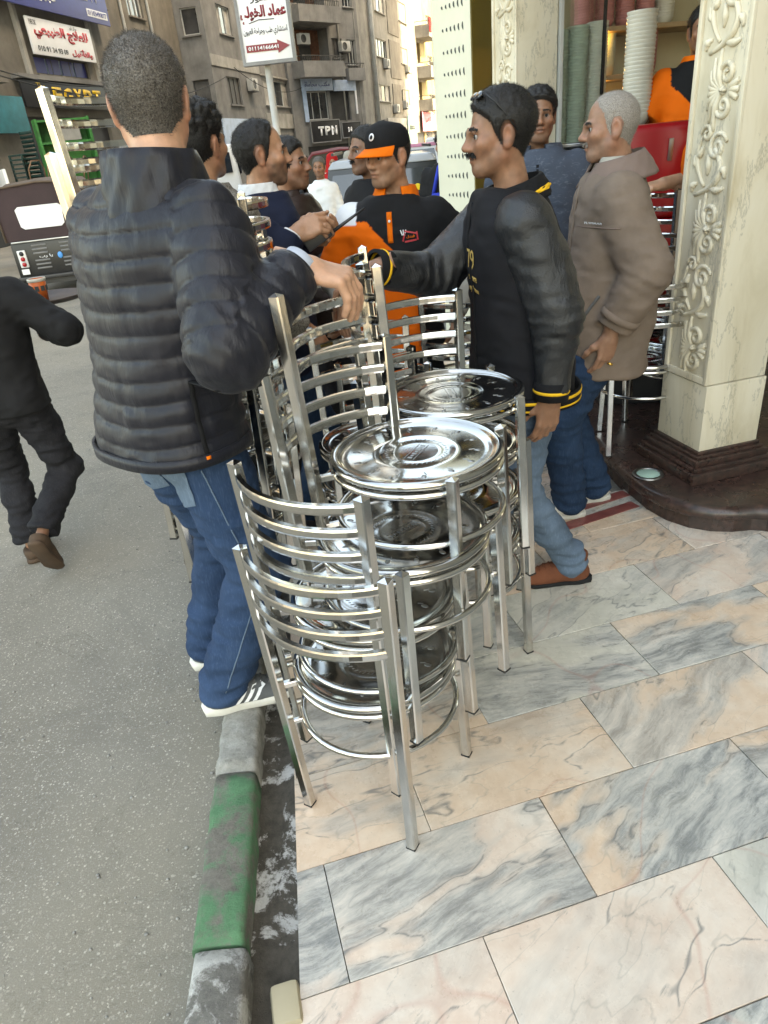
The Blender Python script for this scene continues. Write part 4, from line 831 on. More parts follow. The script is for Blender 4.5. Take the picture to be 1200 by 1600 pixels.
# lorry loaded with furniture
ly = thing('lorry', 'white lorry whose open bed is loaded with furniture, behind the brown tuk-tuk', 'lorry', (-7.2, 16.6, -.1), RAD(-62))
MB().box((0, 1.6, 1.0), (2.0, 3.4, .14)).build('bed', 'white_paint', ly, bev=.02)
for sx in (-1, 1): MB().box((sx*.98, 1.6, 1.32), (.06, 3.4, .5)).build('bed_side', 'white_paint', ly, bev=.015)
MB().box((0, -.08, 1.5), (2.0, .06, .85)).build('tail_gate', 'white_paint', ly, bev=.015)
MB().box((0, 4.15, 1.25), (1.9, 1.5, 1.5), taper=.88).build('cab', 'white_paint', ly, bev=.1, seg=3); MB().box((.88, 4.2, 1.62), (.06, .9, .42), Ry(-.12)).build('cab_window', 'car_glass', ly); MB().box((0, 4.88, 1.62), (1.5, .06, .5), Rx(.1)).build('windscreen', 'car_glass', ly)
for sx in (-1, 1):
    wheel(ly, sx*.85, .7, .42, .25); wheel(ly, sx*.85, 4.2, .42, .25)
MB().box((0, 2.2, .72), (.8, 4.6, .3)).build('chassis', 'dark_metal', ly)
def on_lorry(x, y, z): q = V(-7.2, 16.6, -.1) + Rz(RAD(-62)) @ V(x, y, z); return (q.x, q.y, q.z)
gc = thing('green_cabinet', 'green wooden shelf cabinet with open shelves standing on the lorry', 'cabinet', on_lorry(.1, 1.35, 1.072), RAD(28))
for c, s in (((-.52, 0, .85), (.05, .45, 1.7)), ((.52, 0, .85), (.05, .45, 1.7)), ((0, .21, .85), (.98, .03, 1.7))): MB().box(c, s).build('side_panel', 'green_paint', gc)
for z in (.05, .45, .85, 1.25, 1.66): MB().box((0, -.02, z), (.98, .40, .04)).build('shelf', 'green_paint', gc)
MB().box((0, -.22, 1.45), (.6, .02, .34)).build('faded_panel', 'cement_light', gc)
pl_seat = MB(); pl_seat.box((0, 0, .42), (.44, .42, .03)); pl_seat = pl_seat.mesh('seat', 'dark_green_plastic', bev=.01)
pl_back = MB()
for i in range(5): pl_back.sweep([(-.2 + .1*k, -.22 - .05*math.sin(PI*(k/4)), .5 + .085*i) for k in range(5)], [(-.006, -.03), (.006, -.03), (.006, .03), (-.006, .03)])
pl_back = pl_back.mesh('backrest', 'dark_green_plastic'); pl_leg = MB().bar((0, 0, 0), (0, 0, .42), .04).mesh('leg', 'dark_green_plastic')
for i in range(9):
    t = thing('plastic_chair', 'dark green plastic chair nested in the stack on the lorry bed', 'chair', on_lorry(-.5, .5, 1.073 + .085*i), RAD(150), 'green plastic chairs stacked on the lorry')
    link('seat', pl_seat, t); link('backrest', pl_back, t)
    for sx in (-1, 1):
        for sy in (-1, 1): link('leg', pl_leg, t, (sx*.2, sy*.19, 0))
for i in range(4):
    t = thing('bentwood_chair', 'brown bentwood chair tipped among the furniture on the lorry', 'chair', on_lorry(.55 - .03*i, .42 + .30*i, 1.075), RAD(60 + 12*i), 'brown chairs on the lorry')
    MB().box((0, 0, .44), (.4, .4, .03)).build('seat', 'wood', t, bev=.01)
    MB().tube([(-.18, -.18, .44), (-.19, -.24, .8), (-.1, -.27, .95), (.1, -.27, .95), (.19, -.24, .8), (.18, -.18, .44)], .014, 6).build('back_hoop', 'wood', t)
    for sx in (-1, 1):
        for sy in (-1, 1): MB().bar((sx*.19, sy*.19, 0), (sx*.17, sy*.17, .43), .03).build('leg', 'wood', t)
# ---------------------------------------------------------------- chrome chairs
CH = {}
def chair_meshes():
    r = MB()
    # dished seat with pressed rings and rolled rim
    prof = [(.0005, .4485), (.05, .4485), (.056, .4491), (.062, .4485), (.088, .4486), (.094, .4502), (.100, .4499), (.106, .4503), (.112, .4492), (.160, .4500), (.178, .4512), (.186, .4560), (.191, .4602), (.198, .4620), (.206, .4590), (.2095, .452), (.206, .445), (.198, .4425), (.19, .444), (.175, .446), (.0005, .444)]
    CH['seat'] = MB().lathe(prof, 56).mesh('seat', 'seat_steel')
    CH['seat_ring'] = MB().tube([(.200*math.cos(a), .200*math.sin(a), .428) for a in [2*PI*i/48 for i in range(48)]], .0085, 8, True).mesh('seat_ring', 'chrome')
    CH['foot_ring'] = MB().tube([(.2035*math.cos(a), .2035*math.sin(a), .305) for a in [2*PI*i/48 for i in range(48)]], .0085, 8, True).mesh('foot_ring', 'chrome')
    et = MB()   # etched emblem: slanted band, ring of short strokes and spoon outlines
    for k in range(40):
        a = 2*PI*k/40; L = .010 if k % 2 else .006; et.box((.072*math.cos(a), .072*math.sin(a), .4489), (.0022, L, .0006), Rz(a + .9))
    for k in range(14):
        a = 2*PI*k/14 + .1; et.ball((.146*math.cos(a), .146*math.sin(a), .4499), (.010, .006, .0008), 8, 4, Rz(a)); et.box((.131*math.cos(a + .04), .131*math.sin(a + .04), .4499), (.014, .0025, .0007), Rz(a + .3))
    for sy in (-.012, .012): et.box((0, sy, .4489), (.088, .0015, .0006))
    for k in range(7): et.box((-.036 + .012*k, 0, .4489), (.006, .011 - .004*(k % 2), .0006))
    CH['emblem'] = et.mesh('emblem', 'plate_steel')
    def post(a, b, w, cap=True):
        m = MB(); a = V(*a); b = V(*b); m.bar(a, b, w, up=(0, 1, 0)); t = (b - a).normalized(); x = t.cross(V(0, 1, 0)).normalized(); y = x.cross(t)
        h = w/2*.94; m.add([b + x*sx*h + y*sy*h for sx, sy in ((-1, -1), (1, -1), (1, 1), (-1, 1))] + [b + t*.007], [(0, 1, 4), (1, 2, 4), (2, 3, 4), (3, 0, 4)])
        return m
    for s, k in ((-1, 'a'), (1, 'b')):
        CH['front' + k] = post((s*.168, .168, .006), (s*.156, .156, .468), .0245).mesh('leg', 'chrome')
        CH['rear' + k] = post((s*.160, -.170, .006), (s*.183, -.203, .848), .0255).mesh('leg', 'chrome')
    CH['foot'] = MB().box((0, 0, .002), (.0258, .0258, .004)).mesh('foot_cap', 'black_rubber')
    sl = MB(); n = 14; pts = []
    for i in range(n + 1):
        t = -1 + 2*i/n; pts.append((.177*t, -.199 - .068*(1 - t*t)**.9 if abs(t) < 1 else -.199, 0))
    sl.sweep(pts, [(-.0055, -.0105), (.0055, -.0105), (.007, -.006), (.007, .006), (.0055, .0105), (-.0055, .0105), (-.007, .006), (-.007, -.006)], smooth=False)
    CH['slat'] = sl.mesh('slat', 'chrome')
    CH['brackets'] = []
    for ang, R in ((45, .216), (135, .216), (-45.8, .238), (-134.2, .238)):
        a = RAD(ang); CH['brackets'].append(MB().bar((.195*math.cos(a), .195*math.sin(a), .43), (R*math.cos(a), R*math.sin(a), .43), .016).mesh('bracket', 'chrome')); CH['brackets'].append(MB().bar((.2*math.cos(a), .2*math.sin(a), .305), ((R+.004)*math.cos(a), (R+.004)*math.sin(a), .305), .012).mesh('bracket', 'chrome'))
chair_meshes()
def chair(x, y, z, phi, label, group=None, tilt=None):
    t = thing('metal_chair', label, 'chair', (x, y, z), RAD(phi + 90), group)
    if tilt: t.rotation_euler = (RAD(tilt[0]), RAD(tilt[1]), RAD(phi + 90))
    s = link('seat', CH['seat'], t); link('etched_print', CH['emblem'], s)['kind'] = 'stuff'; link('seat_ring', CH['seat_ring'], t); link('foot_ring', CH['foot_ring'], t); [link('bracket', q, t) for q in CH['brackets']]
    for k in ('fronta', 'frontb', 'reara', 'rearb'):
        lg = link('leg', CH[k], t); sx = -1 if k[-1] == 'a' else 1
        link('foot_cap', CH['foot'], lg, (sx*.168, .168, 0) if 'front' in k else (sx*.160, -.170, 0))
    for z_ in (.826, .771, .716, .661):
        f = (z_ - .006)/.842; link('slat', CH['slat'], t, (0, .170 + .033*0 - (.170 + .033*f) + .203 - .170 + .0 if False else .199 - (.170 + .033*f), z_))
    return t
DZ = .165
ords = ['lowest', 'second', 'third', 'fourth', 'fifth', 'sixth', 'topmost']
def stack(where, spots, base=0.0, tilts=None, DZ=DZ):
    n = len(spots)
    for i, (x, y, phi) in enumerate(spots):
        nm = 'topmost' if i == n - 1 and n > 1 else ords[i]
        chair(x, y, base + DZ*i + .0005, phi, 'chrome chair, %s in the stack %s' % (nm, where), 'chrome chairs in stacks', (tilts or {}).get(i))
stack('beside the kerb in front of the sneakers', [(-.062, 1.405, 238.5), (-.045, 1.445, 229), (.04, 1.45, 131), (.092, 1.53, 150)])
stack('next to the brown boot', [(.235, 1.985, 200), (.225, 1.965, 150), (.225, 1.945, 117), (.23, 1.93, 184)])
stack('by the black trousers of the capped man', [(.44, 3.14, 255), (.45, 3.12, 262)])
stack('before the man in navy', [(-.02, 2.46, 70), (-.01, 2.45, 95)])
stack('beyond the man in the quilted jacket', [(-.515, 2.17, 20), (-.515, 2.17, 200), (-.51, 2.175, 5), (-.505, 2.17, 350), (-.515, 2.17, 8), (-.515, 2.17, 152), (-.49, 2.165, 150)], .0635, None, .148)
chair(1.335, 3.275, .1225, 258, 'single chrome chair standing on the granite step beside the old man')
stack('inside the shop behind the carved column', [(1.60, 3.50, 205), (1.60, 3.50, 222), (1.60, 3.51, 190)], .1225)
# ---------------------------------------------------------------- people: smooth-blended implicit surfaces
def A3(p): return np.array(p, dtype=np.float32)
def cone(P, a, b, r1, r2):
    X, Y, Z = P; a = A3(a); b = A3(b); d = b - a; L = float(d @ d) + 1e-9
    t = np.clip(((X-a[0])*d[0] + (Y-a[1])*d[1] + (Z-a[2])*d[2]) / L, 0, 1)
    return np.sqrt((X-a[0]-t*d[0])**2 + (Y-a[1]-t*d[1])**2 + (Z-a[2]-t*d[2])**2) - (r1 + (r2-r1)*t)
def ell(P, c, r, R=None):
    X, Y, Z = P[0]-c[0], P[1]-c[1], P[2]-c[2]
    if R is not None:
        X, Y, Z = (R[0][0]*X+R[1][0]*Y+R[2][0]*Z, R[0][1]*X+R[1][1]*Y+R[2][1]*Z, R[0][2]*X+R[1][2]*Y+R[2][2]*Z)
    k0 = np.sqrt((X/r[0])**2 + (Y/r[1])**2 + (Z/r[2])**2); k1 = np.sqrt((X/r[0]**2)**2 + (Y/r[1]**2)**2 + (Z/r[2]**2)**2) + 1e-9
    return k0*(k0-1)/k1
def smin(a, b, k):
    h = np.maximum(k - np.abs(a-b), 0)/k; return np.minimum(a, b) - h*h*k*.25
def smax(a, b, k): return -smin(-a, -b, k)
def surfnet(d, lo, h):
    s = d < 0; shp = np.array(d.shape) - 1; acc = np.zeros((*shp, 3), np.float32); cnt = np.zeros(shp, np.float32)
    for ax in range(3):
        o1, o2 = [q for q in range(3) if q != ax]
        sl0 = [slice(None)]*3; sl1 = [slice(None)]*3; sl0[ax] = slice(0, -1); sl1[ax] = slice(1, None)
        d0, d1 = d[tuple(sl0)], d[tuple(sl1)]; ch = s[tuple(sl0)] != s[tuple(sl1)]
        t = np.where(ch, d0/np.where(ch, d0-d1, 1), 0)
        for i in (0, 1):
            for j in (0, 1):
                q = [slice(None)]*3; q[o1] = slice(i, shp[o1]+i); q[o2] = slice(j, shp[o2]+j); c = ch[tuple(q)]
                cnt += c; acc[..., ax] += t[tuple(q)]; acc[..., o1] += i*c; acc[..., o2] += j*c
    m = cnt > 0; idx = np.full(shp, -1, np.int64); idx[m] = np.arange(m.sum())
    ii = np.argwhere(m).astype(np.float32); v = (ii + acc[m]/cnt[m][:, None])*h + np.array(lo, np.float32); F = []
    for ax in range(3):
        o1, o2 = [(1, 2), (2, 0), (0, 1)][ax]; sl0 = [slice(None)]*3; sl1 = [slice(None)]*3; sl0[ax] = slice(0, -1); sl1[ax] = slice(1, None)
        ch = s[tuple(sl0)] != s[tuple(sl1)]; e = np.argwhere(ch); e = e[(e[:, o1] > 0) & (e[:, o1] < shp[o1]) & (e[:, o2] > 0) & (e[:, o2] < shp[o2])]
        if not len(e): continue
        g = lambda a, b: idx[tuple((e - np.eye(3, dtype=int)[o1]*a - np.eye(3, dtype=int)[o2]*b).T)]
        q = np.stack([g(1, 1), g(0, 1), g(0, 0), g(1, 0)], 1); fl = ~s[tuple(e.T)]; q[fl] = q[fl][:, ::-1]; F.append(q)
    return v, np.concatenate(F)
def grid(fn, lo, hi, h):
    ax = [np.arange(l - 2*h, u + 3*h, h, dtype=np.float32) for l, u in zip(lo, hi)]
    P = (ax[0][:, None, None], ax[1][None, :, None], ax[2][None, None, :])
    d = fn(P) + np.zeros((len(ax[0]), len(ax[1]), len(ax[2])), np.float32)
    return surfnet(d, [a[0] for a in ax], h)
def cols(v): return v[:, 0], v[:, 1], v[:, 2]
def vnormals(v, q):
    n = np.cross(v[q[:, 2]]-v[q[:, 0]], v[q[:, 3]]-v[q[:, 1]]); N = np.zeros_like(v)
    for k in range(4): np.add.at(N, q[:, k], n)
    return N/(np.linalg.norm(N, axis=1, keepdims=True)+1e-9)
def smoothv(v, q, it=1, lam=.5):
    e = np.concatenate([q[:, [0, 1]], q[:, [1, 2]], q[:, [2, 3]], q[:, [3, 0]]]); c = np.bincount(e.ravel(), minlength=len(v))[:, None]
    for _ in range(it):
        s = np.zeros_like(v); np.add.at(s, e[:, 0], v[e[:, 1]]); np.add.at(s, e[:, 1], v[e[:, 0]]); v = v + lam*(s/np.maximum(c, 1) - v)
    return v
_rng = np.random.RandomState(4); _LAT = _rng.rand(32, 32, 32).astype(np.float32)
def vnoise(v, f):
    p = v*f + 100.; i = np.floor(p).astype(int); t = p - i; t = t*t*(3-2*t); o = 0
    for a in (0, 1):
        for b in (0, 1):
            for c in (0, 1):
                w_ = (t[:, 0] if a else 1-t[:, 0])*(t[:, 1] if b else 1-t[:, 1])*(t[:, 2] if c else 1-t[:, 2])
                o = o + w_*_LAT[(i[:, 0]+a) % 32, (i[:, 1]+b) % 32, (i[:, 2]+c) % 32]
    return o - .5
def mk(name, v, q, m, parent, col=None, tris=None):
    me = bpy.data.meshes.new(name); f = q.tolist() + (tris or []); me.from_pydata(v.tolist(), [], f)
    me.polygons.foreach_set('use_smooth', [True]*len(f)); me.materials.append(M[m])
    if col is not None:
        a = me.attributes.new('Col', 'FLOAT_COLOR', 'POINT'); a.data.foreach_set('color', np.concatenate([col, np.ones((len(v), 1))], 1).astype(np.float32).ravel())
    return link(name, me, parent)
def subset(v, q, keep):
    fm = keep[q].all(1); q2 = q[fm]; used = np.unique(q2); mp = np.full(len(v), -1); mp[used] = np.arange(len(used)); return used, mp[q2]
def ik(a, b, l1, l2, pole):
    a, b, pole = V(*a), V(*b), V(*pole); d = b - a; L = d.length
    if L > (l1+l2)*.995: b = a + d*((l1+l2)*.995/L); d = b - a; L = d.length
    u = d/L; x = (l1*l1 - l2*l2 + L*L)/(2*L); h = math.sqrt(max(0, l1*l1 - x*x)); p = (pole - u*pole.dot(u)); p.normalize()
    return a + u*x + p*h, b

def zline(y, front=0., recede=0.):
    return np.interp(y, [-.12, -.07, -.045, -.015, .005, .018, .032, .055, .08, .11], [-.085, -.075, -.05, -.035, -.035, -.01, .03+recede, .055+front+recede*.6, .078+front, .10+front])
def head_mesh(o):
    jaw = o.get('jaw', 1.); fat = o.get('fat', 1.); nose = o.get('nose', 1.); h = o.get('h', .0042)
    Re = {s: Euler((0, .12*s, .28*s)).to_matrix() for s in (-1, 1)}
    def f(P):
        d = ell(P, (0, -.018, .036), (.0765, .0985, .086)); d = smin(d, ell(P, (0, -.05, .01), (.068, .06, .07)), .03)
        d = smin(d, ell(P, (0, .028, -.038), (.060*fat, .066, .078)), .03); d = smin(d, ell(P, (0, .066, -.100), (.024*jaw, .020, .019)), .03)
        for s in (-1, 1):
            d = smin(d, cone(P, (s*.054*jaw, -.005, -.06), (s*.022*jaw, .06, -.1), .017, .015), .035); d = smin(d, ell(P, (s*.044*fat, .058, -.022), (.024, .024, .022)), .025)
            d = smin(d, cone(P, (s*.042, .072, .020), (s*.010, .088, .015), .009, .010), .018)
        for s in (-1, 1): d = smax(d, -ell(P, (s*.0315, .094, -.001), (.019, .016, .013)), .016)
        d = smin(d, cone(P, (0, .088, .012), (0, .108*1, -.026), .0075, .010*nose), .014); d = smin(d, ell(P, (0, .1085, -.030), (.0125*nose, .012*nose, .0105)), .01)
        for s in (-1, 1): d = smin(d, ell(P, (s*.0125*nose, .097, -.034), (.0085, .011, .008)), .01)
        d = smin(d, ell(P, (0, .083, -.058), (.026, .016, .008)), .010); d = smin(d, ell(P, (0, .081, -.0715), (.022, .016, .0085)), .010); d = smax(d, -ell(P, (0, .104, -.0645), (.024, .012, .0028)), .004)
        for s in (-1, 1):
            d = smin(d, cone(P, (s*.047, .066, .008), (s*.031, .082, .0135), .0045, .005), .006); d = smin(d, cone(P, (s*.031, .082, .0135), (s*.018, .074, .009), .005, .0045), .006); d = smin(d, cone(P, (s*.045, .066, -.008), (s*.02, .075, -.010), .004, .004), .008)
        d = smin(d, cone(P, (0, -.022, -.06), (0, -.052, -.235), .054*o.get('neck', 1), .061*o.get('neck', 1)), .035)
        for s in (-1, 1):
            e = ell(P, (s*.0815, -.018, -.008), (.0085, .021, .034), Re[s]); e = smax(e, -ell(P, (s*.0935, -.010, -.004), (.010, .012, .019)), .006); e = smin(e, ell(P, (s*.079, -.012, -.036), (.008, .011, .011)), .012); d = smin(d, e, .010)
        return d
    v, q = grid(f, (-.105, -.13, -.225), (.105, .135, .14), h); v = smoothv(v, q, 1, .25)
    return v, q
def head_colors(v, o):
    sk = A3(o['skin']); n = vnoise(v, 60.); x, y, z = cols(v); c = np.tile(sk, (len(v), 1))*(1 + .22*vnoise(v, 22.) + .25*vnoise(v, 70.))[:, None]; c *= (1 - .32*np.exp(-(((np.abs(x)-.031)/.022)**2 + ((z-.0)/.016)**2))*(y > .04))[:, None]
    red = np.exp(-((np.abs(x)-.045)**2/.0008 + (y-.06)**2/.002 + (z+.025)**2/.0012))*.25 + np.exp(-(((np.abs(x)-.085)/.02)**2))*.35*(y < .03)*(y > -.05) + np.exp(-((x/.02)**2 + ((y-.11)/.02)**2 + ((z+.03)/.02)**2))*.2
    c *= (1 + red[:, None]*A3((.35, -.15, -.2)))
    lips = (np.exp(-((x/.026)**4 + ((z+.0645)/.014)**4))*(y > .07)); c = c*(1-.55*lips[:, None]) + .55*lips[:, None]*sk*A3((.95, .62, .6))
    c *= (1 - .65*np.exp(-(((z+.0645)/.003)**2))*(np.abs(x) < .026)*(y > .075))[:, None]
    bt = o.get('beard', 0)
    bm = np.clip((-.030 - z)/.015, 0, 1)*np.clip((y+.005-np.clip((z+.06)*-.2, 0, .05))/.015, 0, 1)*np.clip((z+.135)/.02, 0, 1)*(1-.8*lips); bm = np.maximum(bm*(1-np.exp(-(((np.abs(x)-.03)/.016)**2 + ((z+.045)/.014)**2))*.8), np.exp(-((x/.03)**4 + ((z+.047)/.007)**4))*(y > .07))
    c = c*(1 - bt*bm[:, None]*(.8+n[:, None]*.6)) + bt*bm[:, None]*.5*A3(o.get('beardcol', (.03, .026, .024)))
    zl = zline(y, o.get('front', 0), o.get('recede', 0)); sm = np.clip((z - zl)/.014, 0, 1)*o.get('scalp', .8)*np.clip(1 - np.exp(-(((np.abs(x)-.085)/.012)**2 + ((y+.015)/.025)**2 + (z/.035)**2)), 0, 1)
    if 'bald' in o: bx = o['bald']; sm *= 1 - bx*np.exp(-((x/.05)**2 + ((y-.055)/.06)**2))*(z > .04)
    c = c*(1-sm[:, None]) + sm[:, None]*A3(o.get('scalpcol', (.03, .025, .022)))
    return np.clip(c, .001, 1)
def hair_mesh(v, q, o, rs):
    x, y, z = cols(v); N = vnormals(v, q); m = z - zline(y, o.get('front', 0), o.get('recede', 0)) + .006*vnoise(v, 55.)
    ear = (((np.abs(x)-.083)/.016)**2 + ((y+.018)/.026)**2 + ((z+.008)/.042)**2) < 1.
    if 'bald' in o: m = m - .05*o['bald']*np.exp(-((x/.045)**2 + ((y-.045)/.055)**2))*(z > .05)
    keep = (m > 0) & ~ear; used, q2 = subset(v, q, keep)
    if len(q2) == 0: return None
    top = np.clip((z - o.get('fade', .0))/.06, 0, 1); th = (o.get('side', .003) + (o.get('top', .012) - o.get('side', .003))*top)*np.clip(m/.02, .15, 1)
    hv = v + N*(th*(1 + o.get('mess', .6)*vnoise(v, 90.) + o.get('curl', 0)*vnoise(v, 45.)*1.6))[:, None]
    hv = hv[used]; Nn = N[used]; tris = []; ns = int(o.get('strands', 3500)*1.6); base = len(hv)
    pick = rs.randint(0, len(hv), ns); dirs = Nn[pick] + rs.randn(ns, 3)*.45 + A3((0, -.25, -.25)); dirs /= np.linalg.norm(dirs, axis=1, keepdims=True)
    L = (o.get('slen', .008)*(.5 + rs.rand(ns)))[:, None]; sd = np.cross(dirs, rs.randn(ns, 3)); sd /= np.linalg.norm(sd, axis=1, keepdims=True); p = hv[pick] + rs.randn(ns, 3)*.0015
    sv = np.stack([p - sd*.00045, p + sd*.00045, p + dirs*L], 1).reshape(-1, 3); tris = [(base+3*i, base+3*i+1, base+3*i+2) for i in range(ns)]
    return np.concatenate([hv, sv]).astype(np.float32), q2, tris
def patch(v, q, mask, th, rs, n=300, L=.005):
    N = vnormals(v, q); used, q2 = subset(v, q, mask)
    if not len(q2): return None
    hv = v[used] + N[used]*th*(1+.8*vnoise(v[used], 120.))[:, None]; pick = rs.randint(0, len(hv), n); d = N[used][pick] + A3((0, 0, -1.)) + rs.randn(n, 3)*.4; d /= np.linalg.norm(d, axis=1, keepdims=True)
    sd = np.cross(d, rs.randn(n, 3)); sd /= np.linalg.norm(sd, axis=1, keepdims=True); p = hv[pick]; sv = np.stack([p-sd*.0006, p+sd*.0006, p+d*L*(.5+rs.rand(n, 1))], 1).reshape(-1, 3); b = len(hv)
    return np.concatenate([hv, sv]).astype(np.float32), q2, [(b+3*i, b+3*i+1, b+3*i+2) for i in range(n)]
HP = {'relaxed': [(.35, .45, .3), (.4, .5, .35), (.45, .55, .35), (.5, .55, .35)], 'drape': [(.85, .40, .2), (1.0, .35, .2), (1.02, .38, .25), (.92, .5, .3)], 'grip': [(.9, 1.1, .6), (1., 1.15, .7), (1., 1.15, .7), (1., 1.1, .7)], 'clasp': [(.6, .8, .4), (.65, .85, .45), (.7, .85, .45), (.7, .8, .4)], 'flat': [(.1, .15, .1), (.1, .15, .1), (.1, .15, .1), (.1, .15, .1)]}
def hand_mesh(side, pose, h=.0036):
    s = -1 if side == 'R' else 1; segs = []; cu = HP[pose]
    for i, (kx, ky, ln) in enumerate(((.030, .086, (.042, .026, .021)), (.0105, .090, (.046, .029, .022)), (-.0095, .087, (.043, .027, .021)), (-.028, .080, (.034, .021, .019)))):
        p = V(s*kx, ky, 0); a = 0.; sp = (.10, .03, -.03, -.10)[i]; segs.append((V(s*kx*.62, .012, -.002), p, .0125, .0105))
        for j in range(3):
            a += cu[i][j]; d = V(s*sp*math.cos(a), math.cos(a), -math.sin(a)).normalized(); q = p + d*ln[j]; r = (.0106, .0096, .0086, .0076); segs.append((p, q, r[j], r[j+1])); p = q
    tb = V(s*.020, .018, -.010); dd = V(s*.62, .70, -.34).normalized(); p = tb
    for j, (l, r1, r2) in enumerate(((.044, .0155, .0115), (.032, .0105, .0095), (.026, .0095, .0075))): q = p + dd*l; segs.append((p, q, r1, r2)); p = q; dd = (dd + V(-s*.28, .1, -.18)).normalized()
    def f(P):
        d = smin(cone(P, (0, -.06, 0), (0, .012, -.002), .028, .029), ell(P, (0, .045, -.004), (.040, .048, .0165)), .02)
        for i, (a, b, r1, r2) in enumerate(segs): d = smin(d, cone(P, a, b, r1, r2), .012 if (i % 4 == 0 or i >= 16) else .005)
        return d
    pts = [p for sg in segs for p in sg[:2]]
    lo = [min(p[k] for p in pts) - .02 for k in range(3)]; hi = [max(p[k] for p in pts) + .02 for k in range(3)]
    lo = [min(lo[0], -.045), -.06, min(lo[2], -.035)]; hi = [max(hi[0], .045), hi[1], max(hi[2], .035)]
    return grid(f, lo, hi, h)
SHOES = {}
def shoe(kind):
    if kind in SHOES: return SHOES[kind]
    up, so, ss, hi_ = {'sneaker': ('shoe_grey', 'sole_white', .030, .0), 'boot': ('suede_brown', 'shoe_black', .016, .03), 'dark': ('shoe_black', 'shoe_black', .02, 0), 'pale': ('sole_white', 'sole_white', .022, 0), 'slipper': ('sandal_brown', 'sandal_brown', .018, -.03)}[kind]
    def f(P):
        d = smin(cone(P, (0, -.045, .040), (0, .06, .042), .036, .039), ell(P, (.003, .135, .028), (.046, .078, .036)), .03); d = smin(d, cone(P, (0, .0, .06), (0, .09, .045), .036, .034), .03)
        d = smin(d, cone(P, (0, -.02, .05), (0, -.03, .095 + hi_), .040, .042), .03); return smax(smax(d, ss*.8 - P[2], .008), P[2] - (.105 + hi_) - .12*P[1]*-1*0 , .006)
    v, q = grid(f, (-.06, -.1, 0), (.06, .22, .16), .005); v = smoothv(v, q, 1, .3)
    ou = [(-.030, -.082), (0, -.090), (.030, -.082), (.041, -.04), (.039, .03), (.046, .09), (.052, .14), (.045, .185), (.02, .215), (-.008, .218), (-.034, .195), (-.047, .15), (-.044, .09), (-.037, .03), (-.040, -.04)]
    b = MB(); n = len(ou); vs = []
    for z, k in ((0, .94), (.004, 1.), (ss*.7, 1.02), (ss, .97)): vs += [(x*k, .06 + (y-.06)*k, z + (.012*max(0, (y-.15)/.07) if z < .01 else 0) + (.006 if (y < -.03 and z > .01) else 0)) for x, y in ou]
    b.add(vs, [(i*n+k, i*n+(k+1) % n, (i+1)*n+(k+1) % n, (i+1)*n+k) for i in range(3) for k in range(n)] + [tuple(range(n-1, -1, -1)), tuple(3*n+k for k in range(n))], True)
    bv = BVHTree.FromPolygons([tuple(p) for p in v], [tuple(p) for p in q.tolist()]); ex = []
    def proj(y, z, sx):
        h_ = bv.ray_cast(V(sx*.3, y, z), V(-sx, 0, 0)); return h_[0] + V(sx*.0025, 0, 0) if h_[0] else V(sx*.04, y, z)
    if kind == 'sneaker':
        for k in range(3):
            for sx in (-1, 1):
                m_ = MB(); L = [proj(.012 + .026*k + .036*t, .034 + .046*t, sx) for t in (0, .33, .66, 1)]; R_ = [proj(.025 + .026*k + .036*t, .034 + .046*t, sx) for t in (0, .33, .66, 1)]
                m_.add(L + R_, [(i, i+1, 5+i, 4+i) for i in range(3)]); ex.append(('stripe', m_.mesh('stripe', 'stripe_white', recalc=False)))
    if kind in ('sneaker', 'boot'):
        for k in range(5):
            m_ = MB(); pts = []
            for t in range(7):
                xx = -.022 + .044*t/6; h_ = bv.ray_cast(V(xx, .035 + .022*k + (.004 if t % 2 else 0), .3), V(0, 0, -1)); pts.append(h_[0] + V(0, 0, .002) if h_[0] else V(xx, .04 + .02*k, .08))
            m_.tube(pts, .0028, 5); ex.append(('lace', m_.mesh('lace', 'lace' if kind == 'sneaker' else 'suede_brown')))
    me = bpy.data.meshes.new('shoe'); me.from_pydata(v.tolist(), [], q.tolist()); me.polygons.foreach_set('use_smooth', [True]*len(q)); me.materials.append(M[up])
    SHOES[kind] = (me, b.mesh('sole', so), ex); return SHOES[kind]

